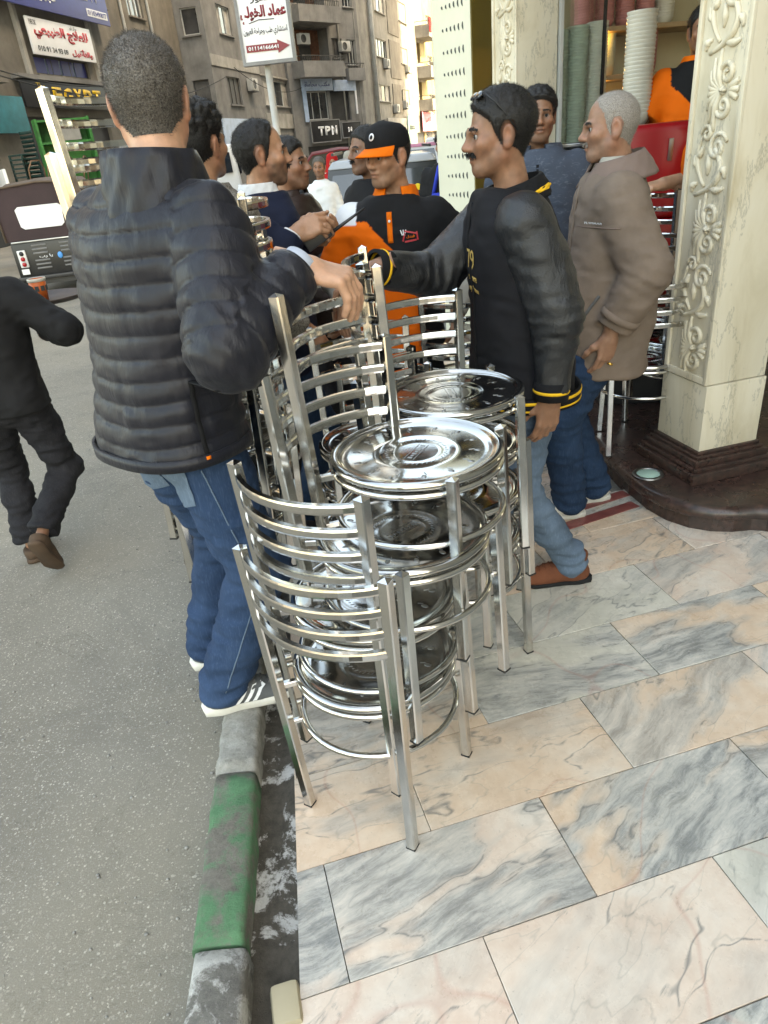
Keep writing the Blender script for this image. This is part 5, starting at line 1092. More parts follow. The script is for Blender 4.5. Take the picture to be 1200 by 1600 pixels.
RINGS = [(.78, .175, .125), (.86, .180, .128), (.93, .176, .122), (1.03, .165, .112), (1.14, .168, .112), (1.25, .182, .118), (1.34, .188, .116), (1.40, .178, .105), (1.44, .145, .090), (1.475, .095, .075), (1.51, .068, .066)]
class Person:
    def __init__(s, label, loc, th, H=1.75, feet=None, wr=None, wl=None, lean=(0, 0), hip=(0, 0, 0), twist=0., head=(0, 0, 0), polR=(.4, -1, -.6), polL=(-.4, -1, -.6), group=None, seed=1, shw=.18):
        s.rs = np.random.RandomState(seed); s.seed = seed; s.th = RAD(th); s.loc = V(*loc); s.s = H/1.75
        s.root = thing('person', label, 'person', loc, s.th, group); s.root.scale = (s.s,)*3
        s.hip = V(hip[0], hip[1], .93 + hip[2]); s.shc = s.hip + V(lean[0], lean[1], .50); ax = Rz(RAD(twist)) @ V(1, 0, 0); s.twist = RAD(twist)
        s.sh = {'R': s.shc + ax*shw - V(0, 0, .035), 'L': s.shc - ax*shw - V(0, 0, .035)}; s.neck = s.shc + V(lean[0]*.1, lean[1]*.1 - .005, .065)
        s.hR = Euler((RAD(head[1]), RAD(head[2]), RAD(head[0]))).to_matrix(); s.headc = s.neck + V(lean[0]*.15, lean[1]*.15 + .028, .155)
        s.wr = {}; s.el = {}
        dflt = {'R': V(.27, .06, .86), 'L': V(-.27, .06, .86)}
        for k, t, pol in (('R', wr, polR), ('L', wl, polL)):
            t = s.L(t) if t is not None else dflt[k]; s.el[k], s.wr[k] = ik(s.sh[k], t, .285, .26, pol)
        s.feet = []
        for i, k in enumerate('RL'):
            f = feet[i] if feet else None
            if f is None: p = V((.1, -.1)[i], 0, 0); yaw = 0; pit = 0
            else: p = s.L(f[:3]); yaw = RAD(f[3]) - s.th; pit = RAD(f[4]) if len(f) > 4 else 0
            fR = Matrix.Rotation(yaw, 3, 'Z') @ Matrix.Rotation(-pit, 3, 'X'); ank = p + fR @ V(0, -.012, .085); hp = s.hip + V((.092, -.092)[i], 0, -.03)
            kn, an = ik(hp, ank, .44, .425, fR @ V(0, 1, .0) + V((.15, -.15)[i], 0, 0)); s.feet.append((p, fR, an, kn, hp))
        s.bvh = {}
    def L(s, p): return Rz(-s.th) @ (V(*p) - s.loc)/s.s
    def Ld(s, d): return Rz(-s.th) @ V(*d)
    # ---- skin
    def skin(s, o, hands=None, far=False):
        o = dict(o)
        if far: o['h'] = .0075
        v, q = head_mesh(o); c = head_colors(v, o); hm = hair_mesh(v, q, o, s.rs) if o.get('hair') else None
        R = np.array(s.hR, dtype=np.float32)*.93; t = A3(s.headc - V(0, 0, .012)); tr = lambda p: p @ R.T + t
        s.headtr = tr; Vs = [tr(v)]; Qs = [q]; Cs = [c]; n = len(v)
        for k in 'RL':
            if hands and k in hands:
                f, nn, pose = hands[k]; f = s.Ld(f).normalized(); nn = s.Ld(nn); nn = (nn - f*nn.dot(f)).normalized(); x = f.cross(nn)
                hv, hq = hand_mesh(k, pose); B = np.array([x, f, nn], dtype=np.float32); hv = hv @ B + A3(s.wr[k] + f*.012); hv = (hv - A3(s.wr[k]))*1.08 + A3(s.wr[k])
                Vs.append(hv); Qs.append(hq + n); cc = np.tile(A3(o['skin']), (len(hv), 1))*(1 + .25*vnoise(hv, 35.))[:, None]; Cs.append(cc); n += len(hv)
        def core(P):
            d = cone(P, s.hip, s.shc - V(0, 0, .05), .075, .06)
            d = smin(d, cone(P, s.shc - V(0, 0, .02), s.neck, .05, .045), .03)
            for k in 'RL': d = smin(d, cone(P, s.sh[k] - (s.sh[k]-s.shc)*.1, s.el[k], .032, .033), .02); d = smin(d, cone(P, s.el[k], s.wr[k], .036, .024), .01)
            d = np.minimum(d, cone(P, s.sh['R'] - (s.sh['R']-s.shc)*.2, s.sh['L'] - (s.sh['L']-s.shc)*.2, .03, .03))
            for (p, fR, an, kn, hp) in s.feet: d = smin(d, cone(P, hp, kn, .065, .045), .03); d = smin(d, cone(P, kn, an, .045, .03), .01); d = smin(d, cone(P, an, an + fR @ V(0, .1, -.05), .028, .02), .01)
            return d
        pts = [s.wr['R'], s.wr['L'], s.el['R'], s.el['L'], s.hip, s.neck] + [x for f in s.feet for x in (f[2], f[3])]
        cv, cq = grid(core, [min(p[k] for p in pts) - .12 for k in range(3)], [max(p[k] for p in pts) + .12 for k in range(3)], .014)
        Vs.append(cv); Qs.append(cq + n); Cs.append(np.tile(A3(o['skin']), (len(cv), 1)))
        s.body = mk('body', np.concatenate(Vs), np.concatenate(Qs), 'skin', s.root, np.concatenate(Cs))
        if hm: mk('hair', tr(hm[0]), hm[1], o['hair'], s.root, None, hm[2])
        x, y, z = cols(v); ab = np.abs(x); hb = o.get('brow', 'hair_black')
        pm = patch(v, q, (ab > .012) & (ab < .052) & (np.abs(z - (.021 + .004*np.sin(ab*60) - .12*np.maximum(ab-.035, 0))) < o.get('browh', .0045)) & (y > .05), .0016, s.rs, 260, .006)
        if pm: mk('eyebrows', tr(pm[0]), pm[1], hb, s.root, None, pm[2])
        if o.get('mous'):
            k = o['mous']; pm = patch(v, q, (ab < .034*k) & (z < -.040) & (z > -.0585 - .25*np.maximum(ab-.018, 0)) & (y > .062), .0045*k, s.rs, 500, .007)
            if pm: mk('moustache', tr(pm[0]), pm[1], o.get('moushair', 'hair_black'), s.root, None, pm[2])
        for sx in (-1, 1):
            e = MB().ball((0, 0, 0), .0128, 12, 8).build('eye', 'eye_white', s.root); e.location = V(*tr(A3((sx*.0315, .0695, .0015)))); e.rotation_euler = s.hR.to_euler()
            MB().ball((0, .0098, 0), (.0074, .0042, .0074), 10, 6).build('iris', 'shoe_black', e)
    # ---- clothes
    def torso(s, P, rings, ztop, zbot, inf=0., tw=None):
        Z = P[2]; z = [r[0] for r in rings]; a = np.interp(Z, z, [r[1]+inf for r in rings]).astype(np.float32); b = np.interp(Z, z, [r[2]+inf for r in rings]).astype(np.float32)
        zz = [s.hip.z - .3, s.hip.z, s.shc.z, s.shc.z + .2]; k = (s.shc - s.hip)/.5
        cx = np.interp(Z, zz, [s.hip.x, s.hip.x, s.shc.x, s.shc.x + k.x*.2]); cy = np.interp(Z, zz, [s.hip.y, s.hip.y, s.shc.y, s.shc.y + k.y*.2])
        an = np.interp(Z, zz, [0, 0, s.twist, s.twist]); X = P[0]-cx; Y = P[1]-cy; c, sn = np.cos(an), np.sin(an); X, Y = X*c + Y*sn, -X*sn + Y*c
        q = ((np.abs(X)/a)**2.4 + (np.abs(Y)/b)**2.4)**(1/2.4)
        return smax((q-1)*np.minimum(a, b)*.95, smax(Z - ztop, zbot - Z, .01), .02)
    def top(s, name, m, inf=.012, zbot=.80, ztop=1.50, sleeve=1.0, sr=(.052, .047, .036), h=.008, rings=None, hem=0., col=None, fold=.006, arms='RL', body=True, quilt=None, flare=0., belly=0., k=.03, parent=None, cuff=True):
        rg = [(r[0] + (s.hip.z - .93), r[1] + flare*max(0, (1.15 - r[0])), r[2] + flare*max(0, (1.15 - r[0])) + belly*math.exp(-((r[0]-1.02)/.14)**2)) for r in (rings or RINGS)]
        ztop += s.hip.z - .93; zbot += s.hip.z - .93
        def dsl(P, kk):
            e, w_ = s.el[kk], s.wr[kk]; sh = s.sh[kk]
            if sleeve < .6:
                d = cone(P, sh, sh + (e-sh)*sleeve*1.6, sr[0]+inf, sr[1]+inf+.006); ax = (e-sh).normalized(); c0 = sh + (e-sh)*sleeve*1.6; return smax(d, (P[0]-c0.x)*ax.x + (P[1]-c0.y)*ax.y + (P[2]-c0.z)*ax.z, .006)
            d = smin(cone(P, sh, e, sr[0]+inf, sr[1]+inf), cone(P, e, w_, sr[1]+inf*.9, sr[2]+inf*.5), .02)
            ax = (w_-e).normalized(); c0 = e + (w_-e)*sleeve; return np.where(((P[0]-e.x)*ax.x + (P[1]-e.y)*ax.y + (P[2]-e.z)*ax.z) > 0, smax(d, (P[0]-c0.x)*ax.x + (P[1]-c0.y)*ax.y + (P[2]-c0.z)*ax.z, .008), d)
        def f(P):
            d = s.torso(P, rg, ztop, zbot, inf) if body else None
            for kk in arms: d = dsl(P, kk) if d is None else smin(d, dsl(P, kk), k)
            return d
        pts = ([s.hip + V(.2, .14, 0), s.hip - V(.2, .14, 0), V(s.shc.x, s.shc.y, ztop), V(s.hip.x, s.hip.y, zbot)] if body else []) + [p for kk in arms for p in (s.sh[kk], s.el[kk], s.wr[kk] if sleeve > .6 else s.el[kk])]
        mg = .08 + inf + flare*.3 + belly; lo = [min(p[i] for p in pts) - mg for i in range(3)]; hi = [max(p[i] for p in pts) + mg for i in range(3)]
        v, q = grid(f, lo, hi, h); v = smoothv(v, q, 1, .3); N = vnormals(v, q); P = cols(v); dsp = np.zeros(len(v), np.float32)
        da = [dsl(P, kk) for kk in arms]; dt = s.torso(P, rg, ztop, zbot, inf) if body else np.full(len(v), 9., np.float32); onarm = np.clip((dt - np.min(da, 0))/.03 + .5, 0, 1) if arms else np.zeros(len(v))
        if fold:
            wv = v + .05*np.stack([vnoise(v, 7.), vnoise(v + 9, 7.), vnoise(v + 17, 7.)], 1)
            dsp += fold*1.6*vnoise(wv*A3((1, 1, 1.5)), 8. + s.seed*.1) + fold*.9*vnoise(wv*A3((1, 1, 2.2)) + 3, 19.)
            for kk in arms:
                e = A3(s.el[kk]); r = np.linalg.norm(v - e, axis=1); ax = A3((s.wr[kk]-s.el[kk]).normalized()) ; t = (v - e) @ ax
                dsp += fold*.55*np.exp(-(r/.09)**2)*np.sin(t*150 + 4*vnoise(v, 16.))*onarm
        if quilt:
            st = np.zeros(len(v), np.float32)
            for kk, d_ in zip(arms, da):
                a_, e_, w_ = A3(s.sh[kk]), A3(s.el[kk]), A3(s.wr[kk]); l1 = np.linalg.norm(e_-a_); u1 = (e_-a_)/l1; l2 = np.linalg.norm(w_-e_); u2 = (w_-e_)/l2
                t1 = (v-a_) @ u1; t2 = l1 + (v-e_) @ u2; tt = np.where(np.linalg.norm(v-(a_+np.clip(t1, 0, l1)[:, None]*u1), axis=1) < np.linalg.norm(v-(e_+np.clip(t2-l1, 0, l2)[:, None]*u2), axis=1), np.minimum(t1, l1+.02), np.maximum(t2, l1-.02)); st = np.where(d_ <= np.min(da, 0)+1e-6, tt, st)
            zq = v[:, 2] + .018*vnoise(v*A3((1, 1, .3)), 5.) + .05*(v[:, 0]-s.hip.x)**2*3 + .008*np.sin(v[:, 0]*14)
            sv = np.where(onarm > .5, st + .01*vnoise(v, 8.), zq); ph = (sv/quilt) % 1.; puff = np.abs(np.sin(PI*ph))**.33
            dsp += (puff - .75)*.0105 + .0035*vnoise(v*A3((1, 1, .25)), 60.)*puff + .005*vnoise(v*A3((1., 1., .4)), 28.)
        v = v + N*dsp[:, None]
        o = mk(name, v, q, m, parent or s.root, col(v, onarm) if col else None); s.bvh[name] = BVHTree.FromPolygons([tuple(p) for p in v.tolist()], [tuple(p) for p in q.tolist()]); return o
    def trousers(s, m, r=(.098, .074, .062), waist=1.0, inf=.0, h=.009, fold=.006, cut=.02, name='trousers'):
        def leg(P, f):
            p, fR, an, kn, hp = f; d = smin(cone(P, hp, kn, r[0], r[1]), cone(P, kn, an, r[1], r[2]), .03); ax = (an-kn).normalized(); c0 = an + ax*cut; return smax(d, (P[0]-c0.x)*ax.x + (P[1]-c0.y)*ax.y + (P[2]-c0.z)*ax.z, .008)
        def f(P):
            d = ell(P, s.hip + V(0, -.008, -.0), (.172+inf, .125+inf, .15)); d = smax(d, P[2] - (s.hip.z + waist - .93), .01)
            return smin(smin(d, leg(P, s.feet[0]), .035), leg(P, s.feet[1]), .035)
        pts = [s.hip + V(.19, .14, .1), s.hip - V(.19, .14, 0)] + [x for g in s.feet for x in (g[2], g[3])]
        v, q = grid(f, [min(p[i] for p in pts) - .1 for i in range(3)], [max(p[i] for p in pts) + .1 for i in range(3)], h); v = smoothv(v, q, 1, .3); N = vnormals(v, q)
        wv = v + .04*np.stack([vnoise(v, 8.), vnoise(v + 5, 8.), vnoise(v + 11, 8.)], 1); dsp = fold*1.7*vnoise(wv*A3((1, 1, 1.6)), 9.) + fold*1.5*vnoise(wv*A3((.8, .8, 2.6)), 17.) + fold*.6*vnoise(wv*A3((1, 1, 2)), 36.)
        for p, fR, an, kn, hp in s.feet:
            for c_, amp, fr in ((kn, .35, 90), (an + (kn-an)*.12, .8, 110)): rr = np.linalg.norm(v - A3(c_), axis=1); dsp += fold*amp*np.exp(-(rr/.10)**2)*np.sin(v[:, 2]*fr + 5*vnoise(v, 12.))
        v = v + N*dsp[:, None]; o = mk(name, v, q, m, s.root); s.bvh[name] = BVHTree.FromPolygons([tuple(p) for p in v.tolist()], [tuple(p) for p in q.tolist()]); return o
    def shoes(s, kind):
        me, so, ex = shoe(kind)
        for p, fR, an, kn, hp in s.feet:
            o = link('shoe', me, s.root, p); o.rotation_euler = fR.to_euler(); link('sole', so, o)
            for nm, x in ex: link(nm, x, o)
    def collar(s, m, zlo, zhi, r0, r1, th=.012, open_=0., yoff=.0, name='collar', tilt=0., ky=1.0, puff=0.):
        """standing or folded collar: a band round the neck, open at the front by an angle"""
        b = MB(); n = 60; vs = []; nb = s.headc + s.hR @ V(0, -.045, -.19); c = V((nb.x + s.neck.x)/2, (nb.y + s.neck.y)/2, s.neck.z)
        for i in range(n + 1):
            a = PI/2 + open_ + (2*PI - 2*open_)*i/n
            pr = [(zlo + (zhi-zlo)*q, r0 + (r1-r0)*q + .003*math.sin(PI*q) + puff*abs(math.sin(PI*q*2.5 + .2*math.sin(a*3)))**.5 + (.004*math.sin(a*7 + q*5) + .003*math.sin(a*13 - q*9))*(1 if puff else .5)) for q in [w_/8 for w_ in range(9)]] + [(zhi, r1 - th), (zlo, r0 - th)]; m_ = len(pr)
            for (z, r) in pr: vs.append((c.x + r*math.cos(a)*1.02, c.y + yoff + r*math.sin(a)*ky, c.z + z + .03 + tilt*math.sin(a)))
        b.add(vs, [(i*m_+k, i*m_+(k+1) % m_, (i+1)*m_+(k+1) % m_, (i+1)*m_+k) for i in range(n) for k in range(m_)] + [tuple(range(m_)), tuple(n*m_+k for k in range(m_-1, -1, -1))], True)
        return b.build(name, m, s.root)
    def lapel(s, m, sx, pts, name='collar_wing', th=.008):
        """pointed collar wing: polygon in local space given a small thickness"""
        P = [V(*p) for p in pts]; n_ = (P[1]-P[0]).cross(P[2]-P[0]).normalized()*th; k = len(P)
        MB().add(P + [p + n_ for p in P], [tuple(range(k-1, -1, -1)), tuple(range(k, 2*k))] + [(i, (i+1) % k, k+(i+1) % k, k+i) for i in range(k)]).build(name, m, s.root, bev=.003)
    def band(s, m, kk, t, r, wd=.02, name='cuff', seg=1):
        a, b = (s.el[kk], s.wr[kk]) if seg else (s.sh[kk], s.el[kk]); c = a + (b-a)*t; u = (b-a).normalized(); R = u.to_track_quat('Z', 'Y').to_matrix()
        return MB().lathe([(r*.8, -wd/2), (r, -wd/2), (r*1.03, 0), (r, wd/2), (r*.8, wd/2)], 26, c, R).build(name, m, s.root)
    def decal(s, on_, me, origin, d, up, name, parent=None, off=.003):
        """presses a flat mesh (XZ plane) onto a garment along direction d"""
        o = V(*origin); d = V(*d).normalized(); u = V(*up); u = (u - d*u.dot(d)).normalized(); r = d.cross(u); bv = s.bvh[on_]
        for v in me.vertices:
            st = o + r*v.co.x + u*v.co.z - d*.35; h_ = bv.ray_cast(st, d, .8); v.co = (h_[0] if h_[0] else o) - d*(off - v.co.y*.5)
        return link(name, me, parent or s.root)
    def strip(s, on_, pts, d, w_, m, name, th=.003, off=.002, up=None):
        """narrow ribbon laid on a garment along projected points"""
        d = V(*d).normalized(); b = []; bv = s.bvh[on_]
        for p in pts:
            h_ = bv.ray_cast(V(*p) - d*.4, d, .9)
            if h_[0]: b.append(h_[0] - d*off)
        if len(b) > 1: MB().sweep(b, [(-w_/2, -th/2), (w_/2, -th/2), (w_/2, th/2), (-w_/2, th/2)], up=tuple(-d)).build(name, m, s.root)
    def hemband(s, m, z, inf, hgt, name='hem_band', rings=None, flare=0, belly=0):
        rg = rings or RINGS; z0 = z + s.hip.z - .93; a = np.interp(z, [r[0] for r in rg], [r[1] for r in rg]) + inf + flare*max(0, 1.15-z); b_ = np.interp(z, [r[0] for r in rg], [r[2] for r in rg]) + inf + flare*max(0, 1.15-z) + belly*math.exp(-((z-1.02)/.14)**2)
        b = MB(); n = 48; pts = []
        for i in range(n):
            t = 2*PI*i/n; cs, sn = math.cos(t), math.sin(t); pts.append((s.hip.x + a*abs(cs)**(2/2.4)*(1 if cs > 0 else -1), s.hip.y + b_*abs(sn)**(2/2.4)*(1 if sn > 0 else -1), z0))
        b.sweep(pts, [(-.004, -hgt/2), (.004, -hgt/2), (.004, hgt/2), (-.004, hgt/2)], closed=True); return b.build(name, m, s.root)
# ---------------------------------------------------------------- the people in the photograph
def patch_mesh(w_, h_, m, n=8, pent=0.):
    b = MB(); vs = [(-w_/2 + w_*i/n, 0, (-h_/2 - (pent*(1 - abs(2*i/n - 1)) if j == 0 else 0)) + (h_)*j/n) for j in range(n+1) for i in range(n+1)]
    b.add(vs, [(j*(n+1)+i, j*(n+1)+i+1, (j+1)*(n+1)+i+1, (j+1)*(n+1)+i) for j in range(n) for i in range(n)], True); return b.mesh('patch', m, recalc=False)
SK = dict(light=(.47, .26, .17), tan=(.36, .19, .115), brown=(.25, .125, .075), deep=(.2, .1, .06))
def short(**k): return dict(dict(hair='hair_black', top=.012, side=.003, fade=-.01, beard=.35, scalp=.85), **k)

# man in the quilted jacket, seen from behind, hand over a chair back
p = Person('man in dark quilted jacket, blue jeans and grey sneakers standing on the kerb', (-.585, 1.815, .0632), -40, 1.775,
    feet=[(-.545, 1.70, .0632, -76), (-.63, 1.935, .0632, -70)], wr=(-.135, 1.655, 1.372), wl=(-.44, 2.06, 1.16), lean=(.085, .045), hip=(.045, .0, 0), twist=4, head=(46, -5, 0), polR=(.55, -.35, -1), polL=(-.15, -.1, -1), seed=1)
p.skin(short(skin=SK['light'], hair='hair_brown_grey', top=.009, side=.003, slen=.007, strands=9000, scalp=.6, scalpcol=(.12, .095, .08), neck=1.12, fat=1.05), {'R': ((.93, -.12, -.30), (.30, -.30, .9), 'drape')})
p.top('jacket', 'puffer_nylon', inf=.034, zbot=.86, ztop=1.50, sr=(.058, .056, .042), h=.006, fold=.006, quilt=.054, flare=.02, sleeve=.93)
p.collar('puffer_nylon', -.13, .02, .122, .094, .02, .0, puff=.004, tilt=-.01); p.band('cuff_blue', 'R', .955, .043, .05, 'shirt_cuff'); p.band('puffer_nylon', 'R', .90, .056, .03, 'jacket_cuff')
p.hemband('puffer_nylon', .872, .045, .03)
p.trousers('denim_blue', r=(.112, .086, .076), h=.0068, fold=.008, cut=.05); p.shoes('sneaker')
f_ = p.feet[0]; sd_ = (f_[2] - f_[3]).normalized().cross(V(0, 1, 0)).normalized(); sd_ = V(.75, -.66, 0)
p.strip('trousers', [f_[4] + (f_[3]-f_[4])*t for t in [i/14 for i in range(2, 15)]] + [f_[3] + (f_[2]-f_[3])*t for t in [i/14 for i in range(1, 14)]], -sd_, .0035, 'denim_light', 'side_stitch', off=.001)
for sx in (-.085, .085):
    pk = p.decal('trousers', patch_mesh(.13, .13, 'denim_light', 8, .02), (p.hip.x + sx, p.hip.y, p.hip.z - .125), (0, 1, 0), (0, 0, 1), 'back_pocket', off=.004)
p.strip('jacket', [(p.hip.x + .17 + .0*i, p.hip.y - .04, p.hip.z - .04 + .20*i/10) for i in range(11)], (-1, .35, 0), .012, 'black_rib', 'pocket_zip'); p.strip('jacket', [(p.hip.x + .17, p.hip.y - .04, p.hip.z - .045 - .006*i) for i in range(8)], (-1, .35, 0), .011, 'orange_tag', 'zip_pull', th=.006, off=.006)

# young man in heather grey knit
p = Person('young man with black curly fade in a heather grey knit pullover', (-.54, 2.76, .0632), -52, 1.70, wr=(-.25, 2.70, 1.02), wl=(-.22, 2.95, 1.0), head=(22, 2, 4), lean=(0, .02), seed=2)
p.skin(short(skin=SK['tan'], top=.030, side=.001, fade=.035, curl=.9, mess=.9, slen=.011, strands=6000, scalp=.45, h=.005, beard=.2), {'R': ((.6, 0, -.7), (.5, -.6, .5), 'relaxed')})
p.top('pullover', 'knit_grey', inf=.034, zbot=.82, ztop=1.49, sr=(.058, .055, .044), fold=.011, h=.0085); p.collar('knit_grey', -.085, -.02, .135, .10, .03, .1, name='hood'); p.trousers('black_cloth'); p.shoes('dark')

# man in navy holding a two-way radio
p = Person('bearded balding man in navy jacket and white shirt collar, hands clasped over a radio', (-.38, 3.03, 0.0), -78, 1.715, wr=(-.235, 2.80, 1.325), wl=(-.20, 2.93, 1.30), lean=(0, .03), head=(-4, -2, 0), polR=(.5, -.6, -1), polL=(-.5, -.6, -1), seed=3)
p.skin(short(skin=SK['tan'], top=.009, side=.006, front=.02, recede=.025, bald=.8, beard=.75, mous=.9, slen=.006, strands=6000, fat=1.06), {'R': ((.92, .12, .30), (.1, -.8, .55), 'clasp'), 'L': ((.9, -.45, .0), (.1, .6, -.6), 'clasp')})
p.top('jacket', 'navy_cloth', inf=.034, zbot=.78, sr=(.058, .052, .042), fold=.009, belly=.03); p.collar('navy_cloth', -.09, -.03, .14, .115, .03, .5, name='hood'); p.collar('white_cloth', -.05, .012, .092, .074, .008, .45, name='shirt_collar'); p.band('white_cloth', 'R', .97, .040, .03, 'shirt_cuff'); p.trousers('denim_navy'); p.shoes('dark')
rd = thing('hand_radio', 'black two-way radio with long aerial held by the man in navy', 'radio', (-.145, 2.83, 1.305), 0); rd.rotation_euler = (0, RAD(62), RAD(8))
MB().box((0, 0, 0), (.05, .032, .11)).build('case', 'radio_black', rd, bev=.006); MB().tube([(.015, 0, .05), (.015, 0, .13), (.015, 0, .21)], .006, 8, scale=[1.2, 1, .6]).build('aerial', 'radio_black', rd); MB().lathe([(0, 0), (.008, 0), (.008, .012), (0, .012)], 12, (-.012, 0, .055)).build('knob', 'radio_black', rd)
MB().tube([(-.02, -.01, -.05), (.0, -.03, -.12), (.05, -.04, -.13), (.09, -.02, -.10), (.14, -.03, -.115)], .0022, 5).build('wrist_cord', 'radio_black', rd)

# man in brown leather behind him
p = Person('man in brown leather jacket standing behind the man in navy', (-.29, 3.62, 0), -110, 1.66, wr=(-.12, 3.40, .95), seed=4)
p.skin(short(skin=SK['brown'], h=.006), {'R': ((0, 0, -1), (.8, -.5, 0), 'relaxed')}); p.top('jacket', 'brown_leather', inf=.034, zbot=.84, fold=.008, h=.009); p.collar('brown_leather', -.07, .0, .12, .10, .02, .5); p.trousers('denim_black', h=.011); p.shoes('dark')

# man in the cap and orange and black polo
def polo_col(lw=(.55, .55, .55)):
    og, bk, wh = A3((.72, .12, .006)), A3((.008, .008, .009)), A3((.6, .62, .64))
    def f(v, onarm):
        x, y, z = cols(v); k = z - 1.285 - 1.15*x; c = np.where((k < 0)[:, None], og, bk)    # diagonal split from the right shoulder to the left hip
        c = np.where(((x > .10) & (z > 1.40))[:, None], bk, c); c = np.where(((x > .105) & (z < 1.38))[:, None], og, c); c = np.where(((x > .145) & (z > 1.385) & (z < 1.60) & (y < .2))[:, None], wh, c)
        c = np.where(((x < -.12))[:, None], bk, c); return c
    return f
p = Person('man in black cap with orange peak and orange and black polo over a grey shirt', (.165, 3.12, 0), 170, 1.66, wr=(-.075, 2.95, 1.04), wl=(.40, 3.0, .93), head=(-40, -4, 0), lean=(0, .03), polR=(.6, -.8, -.5), polL=(-.8, -.5, -.6), seed=5)
p.skin(short(skin=SK['tan'], side=.001, top=.004, scalp=.55, beard=.4, mous=0, slen=.003, front=-.01), {'R': ((-.1, -.5, -.8), (-.7, -.5, .2), 'relaxed'), 'L': ((.1, -.2, -1), (.9, -.3, 0), 'relaxed')})
p.top('undershirt', 'shirt_grey', inf=.012, zbot=.95, ztop=1.465, sr=(.05, .045, .035), fold=.008, h=.0085); p.top('polo_shirt', 'polo', inf=.024, zbot=.80, ztop=1.49, sleeve=.46, sr=(.054, .054, .05), col=polo_col(), fold=.008, h=.0072)
p.collar('orange_cloth', -.06, -.005, .102, .082, .010, .42, name='polo_collar')
for kk in 'RL': p.band('orange_cloth' if kk == 'L' else 'black_rib', kk, .725, .094, .018, 'sleeve_band', 0)
p.strip('polo_shirt', [(p.shc.x, .3, 1.43 - .012*i) for i in range(11)], (0, -1, 0), .022, 'orange_cloth', 'button_placket')
MB().ball((p.shc.x, p.shc.y + .127, 1.395), .006, 8, 5).build('button', 'white_paint', p.root)
b = MB()
for (x, z, w_, h_, a) in ((0, .022, .05, .006, .25), (-.028, .004, .006, .034, .3), (.028, .006, .006, .034, -.1), (0, -.012, .05, .007, -.1)): b.box((x, 0, z), (w_, .002, h_), Ry(a))
p.decal('polo_shirt', b.mesh('emblem', 'sign_red'), (p.shc.x - .085, .3, 1.325), (0, -1, 0), (0, 0, 1), 'chest_emblem'); p.decal('polo_shirt', text_mesh(arabic('فندق'), .034, .014, 'orange_cloth', bold=.02), (p.shc.x - .085, .3, 1.33), (0, -1, 0), (0, 0, 1), 'chest_lettering')
b = MB()
for k in range(3): b.box((.0 + .008*k, 0, 0), (.004, .002, .022), Ry(-.3 + .3*k))
p.decal('polo_shirt', b.mesh('emblem', 'stripe_white'), (p.shc.x - .048, .3, 1.348), (0, -1, 0), (0, 0, 1), 'chest_emblem')
p.trousers('black_cloth'); p.shoes('dark')
# cap
def cap(p, m1, m2):
    R = p.hR*.95; c = p.headc - V(0, 0, .012); n = 36; b = MB(); vs = []
    prof = [(.0865, .030), (.090, .048), (.0885, .072), (.080, .100), (.060, .121), (.030, .131), (.0, .134)]
    for i in range(n):
        a = 2*PI*i/n
        for r, z in prof: vs.append(c + R @ V(r*math.cos(a)*.95, -.012 + r*math.sin(a)*1.22, z - .002 + .006*math.sin(a)))
    m_ = len(prof); b.add(vs, [(i*m_+k, ((i+1) % n)*m_+k, ((i+1) % n)*m_+k+1, i*m_+k+1) for i in range(n) for k in range(m_-1)], True); co = b.build('cap', m1, p.root)
    b = MB(); vs = []; n = 16
    for z0 in (0, -.005):
        for i in range(n+1):
            a = PI*(.12 + .76*i/n)
            for k in range(5): t = k/4; r = .090*(1-t) + .160*t; vs.append(c + R @ V(.092*math.cos(a)*(1 + .06*t), -.010 + .107*math.sin(a) + .066*t*math.sin(a), .040 - .020*t - .25*(math.cos(a)*.09)**2*8*t + z0))
    w_ = 5; nn = (n+1)*w_; fs = [(i*w_+k, (i+1)*w_+k, (i+1)*w_+k+1, i*w_+k+1) for i in range(n) for k in range(4)]; b.add(vs, fs + [tuple(nn + q for q in f[::-1]) for f in fs] + [(i*w_+4, (i+1)*w_+4, nn+(i+1)*w_+4, nn+i*w_+4) for i in range(n)], True); b.build('peak', m2, co)
    b = MB(); b.lathe([(.0, 0), (.014, 0), (.0155, .003), (.0, .004)], 18, c + R @ V(-.02, .092, .082), (R @ Rx(-PI/2 + .35)) ); b.build('cap_badge', 'stripe_white', co); MB().lathe([(.0, 0), (.009, .0), (.0, .003)], 14, c + R @ V(-.02, .0955, .083), (R @ Rx(-PI/2 + .35))).build('cap_badge', 'black_cloth', co)
cap(p, 'black_cloth', 'orange_cloth')

# face behind him
p = Person('half-hidden man in dark clothes behind the man in the cap', (.115, 4.1, 0), 120, 1.68, seed=6); p.skin(short(skin=SK['deep'], h=.006, mous=.7)); p.top('jacket', 'black_cloth', inf=.026, h=.010); p.trousers('denim_black', h=.012); p.shoes('dark')

